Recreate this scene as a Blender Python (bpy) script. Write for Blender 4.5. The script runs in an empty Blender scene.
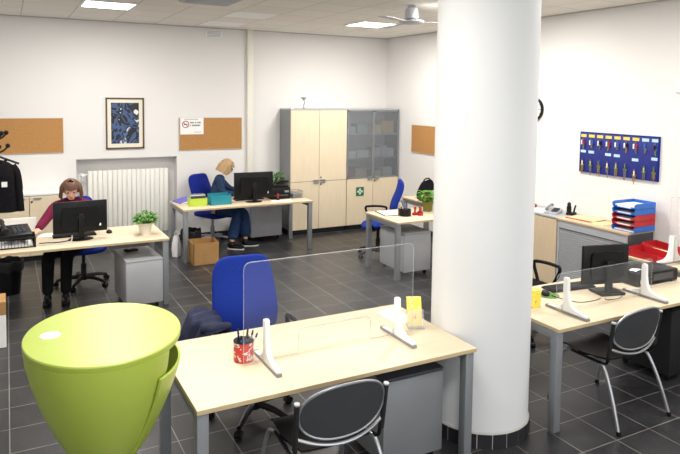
import bpy, bmesh, math, random
from mathutils import Vector, Matrix
random.seed(7)
S = bpy.context.scene
COL = S.collection
PI = math.pi
R = math.radians

# ------------------------------------------------------------------ materials
def lin(c):
    return tuple((x/255/12.92 if x/255 <= .04045 else ((x/255+.055)/1.055)**2.4) for x in c)
def mat(name, rgb, rough=.5, metal=0, spec=.5, noise=0, nscale=8, stretch=(1, 1, 1), bump=0, bscale=60, coat=0, emit=0):
    m = bpy.data.materials.new(name); m.use_nodes = True
    nt = m.node_tree; b = nt.nodes['Principled BSDF']
    c = lin(rgb)
    b.inputs['Base Color'].default_value = (*c, 1)
    b.inputs['Roughness'].default_value = rough
    b.inputs['Metallic'].default_value = metal
    b.inputs['Specular IOR Level'].default_value = spec
    b.inputs['Coat Weight'].default_value = coat
    if emit:
        b.inputs['Emission Color'].default_value = (*c, 1); b.inputs['Emission Strength'].default_value = emit
    if noise or bump:
        tc = nt.nodes.new('ShaderNodeTexCoord'); mp = nt.nodes.new('ShaderNodeMapping')
        mp.inputs['Scale'].default_value = stretch
        nt.links.new(tc.outputs['Object'], mp.inputs['Vector'])
    if noise:
        n = nt.nodes.new('ShaderNodeTexNoise'); n.inputs['Scale'].default_value = nscale; n.inputs['Detail'].default_value = 5
        nt.links.new(mp.outputs['Vector'], n.inputs['Vector'])
        r = nt.nodes.new('ShaderNodeValToRGB')
        r.color_ramp.elements[0].position = .3; r.color_ramp.elements[1].position = .7
        r.color_ramp.elements[0].color = (*[x*(1-noise) for x in c], 1)
        r.color_ramp.elements[1].color = (*[min(1, x*(1+noise)) for x in c], 1)
        nt.links.new(n.outputs['Fac'], r.inputs['Fac']); nt.links.new(r.outputs['Color'], b.inputs['Base Color'])
    if bump:
        n2 = nt.nodes.new('ShaderNodeTexNoise'); n2.inputs['Scale'].default_value = bscale; n2.inputs['Detail'].default_value = 4
        nt.links.new(mp.outputs['Vector'], n2.inputs['Vector'])
        bp = nt.nodes.new('ShaderNodeBump'); bp.inputs['Strength'].default_value = bump; bp.inputs['Distance'].default_value = .004
        nt.links.new(n2.outputs['Fac'], bp.inputs['Height']); nt.links.new(bp.outputs['Normal'], b.inputs['Normal'])
    return m
def brickmat(name, c1, c2, mortar, w, h, msize, off, rough, axis=None, bump=.3, spec=.5, cloud=.12, cscale=2.5):
    m = bpy.data.materials.new(name); m.use_nodes = True
    nt = m.node_tree; b = nt.nodes['Principled BSDF']
    tc = nt.nodes.new('ShaderNodeTexCoord'); mp = nt.nodes.new('ShaderNodeMapping'); mp.inputs['Location'].default_value = (-off[0], -off[1], 0)
    nt.links.new(tc.outputs['Object'], mp.inputs['Vector'])
    t = nt.nodes.new('ShaderNodeTexBrick'); t.offset = 0; t.squash = 1
    t.inputs['Scale'].default_value = 1; t.inputs['Brick Width'].default_value = w; t.inputs['Row Height'].default_value = h
    t.inputs['Mortar Size'].default_value = msize; t.inputs['Mortar Smooth'].default_value = .1; t.inputs['Bias'].default_value = 0
    t.inputs['Color1'].default_value = (*lin(c1), 1); t.inputs['Color2'].default_value = (*lin(c2), 1); t.inputs['Mortar'].default_value = (*lin(mortar), 1)
    nt.links.new(mp.outputs['Vector'], t.inputs['Vector'])
    n = nt.nodes.new('ShaderNodeTexNoise'); n.inputs['Scale'].default_value = cscale; n.inputs['Detail'].default_value = 6
    nt.links.new(tc.outputs['Object'], n.inputs['Vector'])
    mr = nt.nodes.new('ShaderNodeMapRange'); mr.inputs['From Min'].default_value = .3; mr.inputs['From Max'].default_value = .7
    mr.inputs['To Min'].default_value = 1-cloud; mr.inputs['To Max'].default_value = 1+cloud
    nt.links.new(n.outputs['Fac'], mr.inputs['Value'])
    mx = nt.nodes.new('ShaderNodeVectorMath'); mx.operation = 'MULTIPLY'
    nt.links.new(t.outputs['Color'], mx.inputs[0]); nt.links.new(mr.outputs['Result'], mx.inputs[1])
    nt.links.new(mx.outputs['Vector'], b.inputs['Base Color'])
    b.inputs['Roughness'].default_value = rough; b.inputs['Specular IOR Level'].default_value = spec
    bp = nt.nodes.new('ShaderNodeBump'); bp.inputs['Strength'].default_value = bump; bp.inputs['Distance'].default_value = .003; bp.invert = True
    nt.links.new(t.outputs['Fac'], bp.inputs['Height']); nt.links.new(bp.outputs['Normal'], b.inputs['Normal'])
    return m
def clearmat(name, tint=(255, 255, 255), haze=.05, gloss=.08, hazecol=(235, 238, 240)):
    m = bpy.data.materials.new(name); m.use_nodes = True
    nt = m.node_tree; nt.nodes.remove(nt.nodes['Principled BSDF']); out = nt.nodes['Material Output']
    tr = nt.nodes.new('ShaderNodeBsdfTransparent'); tr.inputs['Color'].default_value = (*lin(tint), 1)
    df = nt.nodes.new('ShaderNodeBsdfDiffuse'); df.inputs['Color'].default_value = (*lin(hazecol), 1)
    gl = nt.nodes.new('ShaderNodeBsdfGlossy'); gl.inputs['Roughness'].default_value = .04
    m1 = nt.nodes.new('ShaderNodeMixShader'); m1.inputs[0].default_value = haze
    nt.links.new(tr.outputs[0], m1.inputs[1]); nt.links.new(df.outputs[0], m1.inputs[2])
    fr = nt.nodes.new('ShaderNodeLayerWeight'); fr.inputs['Blend'].default_value = gloss
    m2 = nt.nodes.new('ShaderNodeMixShader'); nt.links.new(fr.outputs['Fresnel'], m2.inputs[0])
    nt.links.new(m1.outputs[0], m2.inputs[1]); nt.links.new(gl.outputs[0], m2.inputs[2])
    nt.links.new(m2.outputs[0], out.inputs['Surface'])
    return m
def blotchmat(name, cols, scale=6, kind='voronoi', rough=.5, distort=0):
    m = bpy.data.materials.new(name); m.use_nodes = True
    nt = m.node_tree; b = nt.nodes['Principled BSDF']; b.inputs['Roughness'].default_value = rough
    tc = nt.nodes.new('ShaderNodeTexCoord'); r = nt.nodes.new('ShaderNodeValToRGB'); r.color_ramp.interpolation = 'CONSTANT'
    n = nt.nodes.new('ShaderNodeTexNoise'); n.inputs['Scale'].default_value = scale; n.inputs['Detail'].default_value = 2; n.inputs['Distortion'].default_value = distort
    nt.links.new(tc.outputs['Object'], n.inputs['Vector']); nt.links.new(n.outputs['Fac'], r.inputs['Fac'])
    e = r.color_ramp.elements
    while len(e) < len(cols): e.new(.5)
    for i, (p, c) in enumerate(cols):
        e[i].position = p; e[i].color = (*lin(c), 1)
    nt.links.new(r.outputs['Color'], b.inputs['Base Color'])
    return m

M = {}
M['wall'] = mat('wall_paint', (230, 228, 226), .85, spec=.2, bump=.04, bscale=120)
M['column'] = mat('column_paint', (222, 223, 224), .6, spec=.3, bump=.03, bscale=60)
M['ceiling'] = brickmat('ceiling_tiles', (242, 238, 231), (238, 233, 226), (200, 195, 188), .6, .6, .006, (.2, 8.32), .9, bump=.4, spec=.1, cloud=.03, cscale=30)
M['ctile'] = mat('pale_ceiling_tile', (255, 255, 253), .8, spec=.1, noise=.02)
M['floor'] = brickmat('slate_floor', (54, 54, 56), (41, 41, 44), (132, 129, 125), .33, .33, .0035, (-.027, 2.73), .34, bump=.5, cloud=.2, cscale=5)
M['slate'] = mat('black_tile', (38, 38, 42), .35, noise=.15)
M['grout'] = mat('grout', (190, 188, 184), .9)
M['maple'] = mat('maple_laminate', (216, 200, 172), .45, noise=.035, nscale=3, stretch=(1.2, 14, 6), spec=.4)
M['maple_edge'] = mat('maple_edge', (200, 178, 138), .5, noise=.05, nscale=6)
M['maple_door'] = mat('maple_door', (228, 212, 184), .45, noise=.04, nscale=3, stretch=(14, 8, 1), spec=.35)
M['oak'] = mat('oak_front', (206, 186, 156), .5, noise=.05, nscale=3, stretch=(8, 14, 1), spec=.3)
M['oak_top'] = mat('oak_top', (208, 184, 148), .45, noise=.05, nscale=4, stretch=(10, 1.5, 4))
M['steel'] = mat('grey_metal', (140, 143, 147), .45, .35, noise=.02)
M['steel_light'] = mat('light_grey_metal', (176, 178, 182), .45, .15, noise=.02)
M['steel_dark'] = mat('anthracite_metal', (74, 76, 82), .5, .2, noise=.03)
M['shutter'] = mat('grey_shutter', (163, 166, 171), .5, .2)
M['chrome'] = mat('brushed_chrome', (178, 180, 184), .32, .85)
M['black'] = mat('black_plastic', (13, 13, 15), .42, spec=.28, noise=.1)
M['blackm'] = mat('matt_black', (20, 20, 22), .7, noise=.1)
M['mesh'] = mat('dark_mesh', (54, 55, 58), .55, noise=.25, nscale=220, bump=.4, bscale=300)
M['blue'] = mat('blue_fabric', (22, 48, 138), .85, spec=.2, noise=.12, nscale=90, bump=.25, bscale=300)
M['bluedark'] = mat('deep_blue_fabric', (20, 38, 128), .85, spec=.2, noise=.12, nscale=90)
M['white'] = mat('white_plastic', (240, 240, 240), .35)
M['paper'] = mat('paper', (244, 243, 240), .8, spec=.1, noise=.015)
M['cream'] = mat('cream_paper', (240, 222, 168), .8, spec=.1, noise=.03)
M['lime'] = mat('lime_lacquer', (172, 190, 78), .38, noise=.02, nscale=3)
M['cork'] = mat('cork', (180, 134, 84), .9, spec=.1, noise=.12, nscale=60, bump=.2, bscale=200)
M['radiator'] = mat('radiator_enamel', (236, 235, 228), .4)
M['acrylic'] = clearmat('acrylic', haze=.028, gloss=.08)  # diffuse haze paints in the pale reflection over the clear sheet
M['acrylic_edge'] = clearmat('acrylic_edge', haze=.22, gloss=.12)
M['glass'] = clearmat('cabinet_glass', tint=(232, 234, 236), haze=.26, gloss=.12, hazecol=(170, 175, 180))
M['pane'] = clearmat('window_glass', haze=0.0, gloss=.05)
M['lamp'] = mat('lamp_diffuser', (255, 252, 246), .5, emit=9)
M['skin'] = mat('skin', (226, 176, 150), .55, noise=.03)
M['brownhair'] = mat('brown_hair', (98, 66, 46), .5, noise=.3, nscale=40, stretch=(6, 6, 1))
M['blondhair'] = mat('blond_hair', (172, 140, 98), .5, noise=.25, nscale=40, stretch=(6, 6, 1))
M['maroon'] = mat('maroon_knit', (112, 34, 62), .9, spec=.1, noise=.18, nscale=60)
M['blackcloth'] = mat('black_cloth', (26, 25, 28), .9, spec=.1, noise=.2, nscale=30)
M['denim'] = mat('denim', (46, 62, 92), .9, spec=.1, noise=.25, nscale=50)
M['jeans'] = mat('jeans', (48, 70, 108), .9, spec=.1, noise=.22, nscale=25)
M['navy'] = mat('navy_jacket', (38, 42, 66), .75, spec=.2, noise=.25, nscale=18)
M['leaf'] = mat('leaf', (92, 150, 52), .5, noise=.3, nscale=20)
M['leafd'] = mat('dark_leaf', (66, 124, 46), .5, noise=.3, nscale=20)
M['potw'] = mat('cream_pot', (222, 214, 198), .5, noise=.03)
M['poto'] = mat('olive_pot', (118, 112, 48), .5, noise=.05)
M['soil'] = mat('soil', (60, 44, 32), .95, noise=.3, nscale=60)
M['teal'] = mat('teal_card', (28, 140, 158), .6, noise=.04)
M['limecard'] = mat('lime_card', (188, 214, 70), .6, noise=.04)
M['purple'] = mat('violet_folder', (104, 98, 190), .5, noise=.04)
M['carton'] = mat('corrugated_card', (176, 136, 90), .85, spec=.1, noise=.06)
M['red'] = mat('red_plastic', (178, 30, 38), .4, noise=.04)
M['tblue'] = mat('blue_plastic', (34, 104, 196), .4, noise=.04)
M['keyblue'] = mat('key_board_blue', (32, 42, 124), .55, noise=.15, nscale=70)
M['ylabel'] = mat('yellow_label', (232, 206, 92), .6); M['blabel'] = mat('pale_blue_label', (178, 212, 236), .6)
M['brass'] = mat('key_metal', (176, 150, 96), .4, .7); M['nickel'] = mat('nickel', (150, 150, 152), .35, .8)
M['green'] = mat('sign_green', (20, 116, 76), .5); M['greenpad'] = mat('green_pad', (84, 124, 48), .7)
M['yellow'] = blotchmat('yellow_print', [(0, (222, 90, 48)), (.36, (244, 222, 84)), (.62, (246, 238, 150))], 26)
M['tin'] = blotchmat('red_white_print', [(0, (60, 60, 90)), (.34, (206, 58, 52)), (.54, (226, 216, 210)), (.66, (190, 40, 44))], 26, distort=.6)
M['art'] = blotchmat('abstract_print', [(0, (226, 224, 214)), (.36, (30, 34, 46)), (.46, (66, 88, 130)), (.53, (24, 26, 36)), (.60, (84, 104, 140)), (.66, (214, 212, 202))], 3.0, distort=1.8)
M['frame'] = mat('brown_frame', (92, 68, 48), .5, noise=.1); M['mount'] = mat('cream_mount', (232, 226, 208), .8)
M['whitebag'] = mat('white_bag', (222, 222, 224), .5, noise=.05, bump=.4, bscale=20)
M['cable_w'] = mat('white_cable', (206, 204, 198), .5); M['fan'] = mat('fan_grey', (196, 198, 202), .4)

# ------------------------------------------------------------------ mesh helpers
class MB:
    def __init__(s): s.bm = bmesh.new()
    def add(s, t, mtx=None):
        if mtx is not None: bmesh.ops.transform(t, matrix=mtx, verts=t.verts)
        me = bpy.data.meshes.new('t'); t.to_mesh(me); t.free(); s.bm.from_mesh(me); bpy.data.meshes.remove(me); return s
    def box(s, x0, x1, y0, y1, z0, z1, bev=0, seg=2, mtx=None):
        t = bmesh.new(); bmesh.ops.create_cube(t, size=1)
        bmesh.ops.transform(t, matrix=Matrix.Translation(((x0+x1)/2, (y0+y1)/2, (z0+z1)/2)) @ Matrix.Diagonal((abs(x1-x0), abs(y1-y0), abs(z1-z0), 1)), verts=t.verts)
        if bev: bmesh.ops.bevel(t, geom=t.edges[:], offset=bev, segments=seg, profile=.5, affect='EDGES')
        return s.add(t, mtx)
    def cyl(s, p0, p1, r0, r1=None, n=20, caps=True):
        p0, p1 = Vector(p0), Vector(p1); r1 = r0 if r1 is None else r1
        t = bmesh.new(); bmesh.ops.create_cone(t, cap_ends=caps, segments=n, radius1=r0, radius2=max(r1, 1e-4), depth=(p1-p0).length)
        q = Vector((0, 0, 1)).rotation_difference((p1-p0).normalized()).to_matrix().to_4x4()
        return s.add(t, Matrix.Translation((p0+p1)/2) @ q)
    def ball(s, c, r, n=16, mtx=None):
        r = (r, r, r) if not hasattr(r, '__len__') else r
        t = bmesh.new(); bmesh.ops.create_uvsphere(t, u_segments=n, v_segments=max(6, n//2+2), radius=1)
        m = Matrix.Translation(c) @ (mtx if mtx is not None else Matrix.Identity(4)) @ Matrix.Diagonal((*r, 1))
        return s.add(t, m)
    def tube(s, pts, r, n=10, closed=False):
        pts = [Vector(p) for p in pts]; t = bmesh.new(); rings = []
        N = len(pts); rr = r if hasattr(r, '__len__') else [r]*N; up = None
        for i, p in enumerate(pts):
            if closed: d = pts[(i+1) % N]-pts[i-1]
            else: d = pts[min(i+1, N-1)]-pts[max(i-1, 0)]
            d.normalize()
            if up is None: up = d.orthogonal().normalized()
            up = (up-d*up.dot(d)).normalized(); w = d.cross(up)
            rings.append([t.verts.new(p+rr[i]*(math.cos(a)*up+math.sin(a)*w)) for a in [2*PI*k/n for k in range(n)]])
        for i in range(N if closed else N-1):
            a, b = rings[i], rings[(i+1) % N]
            for k in range(n): t.faces.new((a[k], a[(k+1) % n], b[(k+1) % n], b[k]))
        if not closed: t.faces.new(rings[0][::-1]); t.faces.new(rings[-1])
        bmesh.ops.recalc_face_normals(t, faces=t.faces); return s.add(t)
    def lathe(s, prof, c=(0, 0, 0), n=32, sx=1, sy=1, rot=0):
        t = bmesh.new(); rings = []
        for r, z in prof:
            rings.append([t.verts.new((r*math.cos(a), r*math.sin(a), z)) for a in [2*PI*k/n for k in range(n)]])
        for a, b in zip(rings, rings[1:]):
            for k in range(n): t.faces.new((a[k], a[(k+1) % n], b[(k+1) % n], b[k]))
        if prof[0][0] > 1e-5: t.faces.new(rings[0][::-1])
        if prof[-1][0] > 1e-5: t.faces.new(rings[-1])
        bmesh.ops.remove_doubles(t, verts=t.verts, dist=1e-5); bmesh.ops.recalc_face_normals(t, faces=t.faces)
        return s.add(t, Matrix.Translation(c) @ Matrix.Rotation(rot, 4, 'Z') @ Matrix.Diagonal((sx, sy, 1, 1)))
    def prism(s, poly, d0, d1, plane='xz', bev=0, mtx=None):   # polygon in a plane, extruded along the third axis
        t = bmesh.new()
        f = {'xz': lambda a, b, d: (a, d, b), 'yz': lambda a, b, d: (d, a, b), 'xy': lambda a, b, d: (a, b, d)}[plane]
        v0 = [t.verts.new(f(a, b, d0)) for a, b in poly]; v1 = [t.verts.new(f(a, b, d1)) for a, b in poly]; n = len(poly)
        t.faces.new(v0); t.faces.new(v1[::-1])
        for k in range(n): t.faces.new((v0[k], v0[(k+1) % n], v1[(k+1) % n], v1[k]))
        bmesh.ops.recalc_face_normals(t, faces=t.faces)
        if bev: bmesh.ops.bevel(t, geom=t.edges[:], offset=bev, segments=2, profile=.5, affect='EDGES')
        return s.add(t, mtx)
    def grid(s, fn, nu, nv, thick=0):
        t = bmesh.new(); V = [[t.verts.new(fn(i/nu, j/nv)) for j in range(nv+1)] for i in range(nu+1)]
        for i in range(nu):
            for j in range(nv): t.faces.new((V[i][j], V[i+1][j], V[i+1][j+1], V[i][j+1]))
        if thick:
            bmesh.ops.recalc_face_normals(t, faces=t.faces)
            bmesh.ops.solidify(t, geom=t.faces[:], thickness=thick)
        return s.add(t)
    def build(s, name, m, parent=None, smooth=40, loc=None):
        me = bpy.data.meshes.new(name); s.bm.to_mesh(me); s.bm.free()
        o = bpy.data.objects.new(name, me); COL.objects.link(o); me.materials.append(m if not isinstance(m, str) else M[m])
        if smooth:
            me.polygons.foreach_set('use_smooth', [True]*len(me.polygons))
            me.set_sharp_from_angle(angle=R(smooth))
        if parent: o.parent = parent
        if loc: o.location = loc
        return o
def tag(o, label, cat, group=None):
    o['label'] = label; o['category'] = cat
    if group: o['group'] = group
    return o
def thing(name, label, cat, loc=(0, 0, 0), rz=0, group=None):
    o = bpy.data.objects.new(name, None); COL.objects.link(o); o.empty_display_size = .1
    o.location = loc; o.rotation_euler = (0, 0, rz); return tag(o, label, cat, group)
def struct(o): o['kind'] = 'structure'; return o
def dup(root, loc, rz, label, group=None):
    r = root.copy(); COL.objects.link(r); r.location = loc; r.rotation_euler = (0, 0, rz); r['label'] = label
    if group: r['group'] = group
    def rec(src, dst):
        for ch in list(src.children):
            c = ch.copy(); COL.objects.link(c); c.parent = dst; rec(ch, c)
    rec(root, r); return r
def rbox(w, h, r, n=6, x0=0, y0=0):   # rounded rectangle outline
    pts = []
    for cx, cy, a0 in ((w-r, h-r, 0), (r, h-r, 90), (r, r, 180), (w-r, r, 270)):
        for k in range(n+1):
            a = R(a0+90*k/n); pts.append((x0+cx+r*math.cos(a), y0+cy+r*math.sin(a)))
    return pts
def arc(pts, n=8):   # Catmull-Rom smoothing of a path
    P = [Vector(p) for p in pts]; out = []
    for i in range(len(P)-1):
        a, b, c, d = P[max(i-1, 0)], P[i], P[i+1], P[min(i+2, len(P)-1)]
        for k in range(n):
            t = k/n; out.append(.5*((2*b)+(c-a)*t+(2*a-5*b+4*c-d)*t*t+(3*b-a-3*c+d)*t**3))
    out.append(P[-1]); return out

# ------------------------------------------------------------------ the room
XL, XW, YF, YB, ZC = -3.6, 6.18, -1.9, 9.82, 3.36
struct(MB().box(XL-.2, XW+.2, YF-.2, YB+.4, -.1, 0).build('floor', 'floor', smooth=0))
struct(MB().box(XL-.2, XW+.2, YF-.2, YB+.4, ZC, ZC+.1).build('ceiling', 'ceiling', smooth=0))
w = MB()                                                   # back wall with the radiator niche
w.box(XL-.2, .88, YB, YB+.35, 0, ZC).box(2.34, XW+.2, YB, YB+.35, 0, ZC).box(.88, 2.34, YB, YB+.35, 1.335, ZC).box(.88, 2.34, YB+.22, YB+.35, 0, 1.335)
struct(w.build('wall_back', 'wall', smooth=0))
struct(MB().box(XW, XW+.2, YF, YB, 0, ZC).build('wall_right', 'wall', smooth=0))
struct(MB().box(XL-.2, XL, YF, YB, 0, ZC).build('wall_left', 'wall', smooth=0))
w = MB()                                                   # street side with two big windows
w.box(XL, XW, YF-.2, YF, 0, .8).box(XL, XW, YF-.2, YF, 2.9, ZC)
for a, b in ((XL, -2.6), (.9, 1.6), (5.1, XW)): w.box(a, b, YF-.2, YF, .8, 2.9)
struct(w.build('wall_front', 'wall', smooth=0))
for i, (a, b) in enumerate(((-2.6, .9), (1.6, 5.1))):
    f = MB()
    for k in range(4): x = a+(b-a-.06)*k/3; f.box(x, x+.06, YF-.13, YF-.07, .8, 2.9)
    f.box(a, b, YF-.13, YF-.07, .8, .86).box(a, b, YF-.13, YF-.07, 2.84, 2.9)
    wo = struct(f.build('window_%d' % (i+1), 'white', smooth=0))
    MB().box(a+.03, b-.03, YF-.105, YF-.095, .83, 2.87).build('window_pane', 'pane', wo, 0)
struct(MB().box(2.34, 4.04, YB-.012, YB, 0, .09).box(XL, .88, YB-.012, YB, 0, .09).build('baseboard_back', 'slate', smooth=0))
struct(MB().box(XW-.012, XW, YF, YB-.5, 0, .09).build('baseboard_right', 'slate', smooth=0))
struct(MB().box(3.475, 3.575, YB-.06, YB, 0, ZC, .006).build('trim_1', mat('conduit_paint', (232, 229, 218), .6), smooth=30))
# two paler ceiling tiles and the perimeter angle
struct(MB().box(2.61, 3.19, 7.73, 8.31, ZC-.004, ZC).build('trim_2', 'ctile', smooth=0))
struct(MB().box(2.61, 3.19, 8.93, 9.51, ZC-.004, ZC).build('trim_3', 'ctile', smooth=0))
struct(MB().box(XL, XW-.02, YB-.02, YB, ZC-.012, ZC).box(XW-.02, XW, YF, YB, ZC-.012, ZC).build('trim_4', mat('angle_trim', (190, 186, 178), .6), smooth=0))
# round column with its ring of black tiles
CX, CY, CR = 2.912, 3.345, .342
co = struct(MB().cyl((CX, CY, 0), (CX, CY, ZC), CR, n=96, caps=False).build('column', 'column'))
co['label'] = 'round white column'
n = 22; pl = MB()
for k in range(n):
    a0, a1 = 2*PI*(k+.03)/n, 2*PI*(k+.97)/n
    q = [(CX+r*math.cos(a), CY+r*math.sin(a)) for r, a in ((CR-.005, a0), (CR+.014, a0), (CR+.014, a1), (CR-.005, a1))]
    pl.prism(q, 0, .098, 'xy')
po = pl.build('plinth_tiles', 'slate', co, 0)
MB().lathe([(CR-.01, 0), (CR+.010, 0), (CR+.010, .1), (CR+.003, .112), (CR-.01, .112)], (CX, CY, 0), 96).build('plinth_grout', 'grout', co)

# ------------------------------------------------------------------ ceiling things
def ceiling_light(x, y, label, power=1.0):
    t = thing('ceiling_light', label, 'ceiling light', (x, y, ZC), 0, 'square ceiling light panels')
    f = MB()
    for a in ((-.298, .298, -.298, -.272), (-.298, .298, .272, .298), (-.298, -.272, -.272, .272), (.272, .298, -.272, .272)): f.box(a[0], a[1], a[2], a[3], -.012, -.001)
    f.build('light_frame', 'white', t, 0)
    MB().box(-.272, .272, -.272, .272, -.008, -.001).build('diffuser', 'lamp', t, 0)
    L = bpy.data.lights.new('ceiling_lamp', 'AREA'); L.shape = 'SQUARE'; L.size = .54; L.energy = LAMP_W*power; L.color = (1, .965, .91)
    lo = bpy.data.objects.new('ceiling_lamp', L); COL.objects.link(lo); lo.location = (x, y, ZC-.02)
LAMP_W = 52
ceiling_light(1.1, 8.02, 'glowing square ceiling light at upper left of the photo above the picture')
ceiling_light(4.76, 8.02, 'glowing square ceiling light beside the ceiling fan near the tall cabinets')
ceiling_light(4.7, 5.62, 'ceiling light nearest the wall clock, at the top edge right of the column')
for x, y in ((1.1, 5.62), (1.1, 3.22), (4.7, 3.22), (1.1, .82), (4.7, .82), (-2.5, 6.82)):
    ceiling_light(x, y, 'square ceiling light panel above the front of the room', .7 if x > 4 else .9)
t = thing('air_diffuser', 'pale grey slotted air diffuser in the ceiling between the lit panel and pale tile', 'air vent', (2.05, 6.98, ZC))
MB().box(-.29, .29, -.29, .29, -.014, -.001, .003).build('diffuser_frame', 'steel_light', t, 0)
f = MB()
for k in range(9): f.box(-.25, .25, -.25+k*.06, -.225+k*.06, -.022, -.012)
f.build('diffuser_blades', 'steel_light', t, 0)
t = thing('wall_grille', 'small white grille high on the back wall left of the vertical pipe', 'air vent', (2.93, YB, 3.26))
MB().box(-.13, .13, -.015, 0, -.06, .06, .004).build('grille_frame', 'white', t, 30)
f = MB()
for k in range(5): f.box(-.11, .11, -.02, -.013, -.045+k*.02, -.037+k*.02)
f.build('grille_slats', 'steel_light', t, 0)
# ceiling fan
t = thing('ceiling_fan', 'pale grey three-bladed ceiling fan left of the column', 'ceiling fan', (4.16, 6.1, ZC), 0)
MB().lathe([(.0, 0), (.05, 0), (.045, -.02), (.015, -.03), (.012, -.06)], n=24).build('ceiling_mount', 'fan', t)
MB().lathe([(.012, -.03), (.06, -.032), (.075, -.04), (.08, -.15), (.07, -.16)], n=32).build('motor_housing', 'fan', t)
MB().lathe([(.06, -.158), (.065, -.162), (.06, -.172)], n=32).build('motor_band', 'steel_dark', t)
MB().lathe([(.06, -.17), (.14, -.18), (.15, -.195), (.13, -.212), (.05, -.222), (0, -.224)], n=32).build('hub_plate', 'fan', t)
for k in range(3):
    a = R(-32+120*k); b = MB().prism([(.13, -.02), (.25, -.035), (.5, -.06), (.66, -.055), (.68, 0), (.66, .05), (.5, .05), (.25, .03), (.13, .02)], -.203, -.197, 'xy', 0, Matrix.Rotation(a, 4, 'Z'))
    b.build('fan_blade', 'fan', t)

# ------------------------------------------------------------------ furniture makers
def pillow(fn, th, p=4, n=28):
    """cushion over a superellipse outline: mid surface fn(a, b), half thickness th"""
    mb = MB(); t = bmesh.new()
    for sgn in (1, -1):
        V = []
        for j in range(n+1):
            b = math.sin(PI/2*(2*j/n-1)); hw = max(0, 1-abs(b)**p)**(1/p); row = []
            for i in range(n+1):
                a = math.sin(PI/2*(2*i/n-1)); q = max(0, 1-abs(a)**4)**.5*max(0, 1-b**6)**.5
                row.append(t.verts.new(Vector(fn(a*hw, b))+sgn*(.30*(1 if q > 0 else 0)+.70*q**.8)*Vector(th(a, b))))
            V.append(row)
        for j in range(n):
            for i in range(n): t.faces.new((V[j][i], V[j][i+1], V[j+1][i+1], V[j+1][i]) if sgn < 0 else (V[j][i], V[j+1][i], V[j+1][i+1], V[j][i+1]))
    bmesh.ops.remove_doubles(t, verts=t.verts, dist=1e-4); bmesh.ops.dissolve_degenerate(t, edges=t.edges, dist=1e-5); bmesh.ops.recalc_face_normals(t, faces=t.faces)
    return mb.add(t)
def make_desk(label, x0, x1, y0, y1, group='pale maple office desks', rail_dz=0):
    t = thing('office_desk', label, 'desk', (x0, y0, 0), 0, None); w, d = x1-x0, y1-y0
    MB().box(0, w, 0, d, .714, .74, .003).build('desktop', 'maple', t, 30)
    MB().box(-.0006, w+.0006, -.0006, d+.0006, .7165, .7375).build('edge_band', 'maple_edge', t, 0)
    for lx in (.005, w-.065):
        for ly in (.02, d-.08):
            MB().box(lx, lx+.06, ly, ly+.06, 0, .712, .004).build('leg', 'steel', t, 30)
        MB().box(lx+.005, lx+.055, .08, d-.08, .655, .708, .003).build('side_rail', 'steel', t, 30)
    MB().box(.065, w-.065, d*.5-.03, d*.5+.03, .665, .708).build('cross_beam', 'steel_dark', t, 0)
    return t
def make_pedestal(label, x, y, w=.42, d=.56, h=.56, rz=0, body='steel_light', top='steel_light', cat='drawer cabinet'):
    t = thing('drawer_pedestal', label, cat, (x, y, 0), rz)        # root at the centre of the base; drawers on the +Y side
    MB().box(-w/2, w/2, -d/2, d/2-.02, .06, h-.022, .003).build('cabinet_body', body, t, 30)
    MB().box(-w/2-.002, w/2+.002, -d/2-.002, d/2, h-.02, h, .005).build('top_panel', top, t, 30)
    z = .07; hh = (h-.02-.08)/3
    for k in range(3):
        dr = MB().box(-w/2+.004, w/2-.004, d/2-.018, d/2, z+k*hh, z+(k+1)*hh-.006, .002).build('drawer', body, t, 30)
        MB().box(-.06, .06, d/2, d/2+.012, z+(k+1)*hh-.04, z+(k+1)*hh-.028, .003).build('handle', 'chrome', dr, 30)
    for sx in (-1, 1):
        for sy in (-1, 1):
            c = MB().cyl((sx*(w/2-.05)-.012, sy*(d/2-.06), .024), (sx*(w/2-.05)+.012, sy*(d/2-.06), .024), .024, n=14)
            c.box(sx*(w/2-.05)-.02, sx*(w/2-.05)+.02, sy*(d/2-.06)-.02, sy*(d/2-.06)+.02, .045, .06); c.build('caster', 'black', t)
    return t
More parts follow.
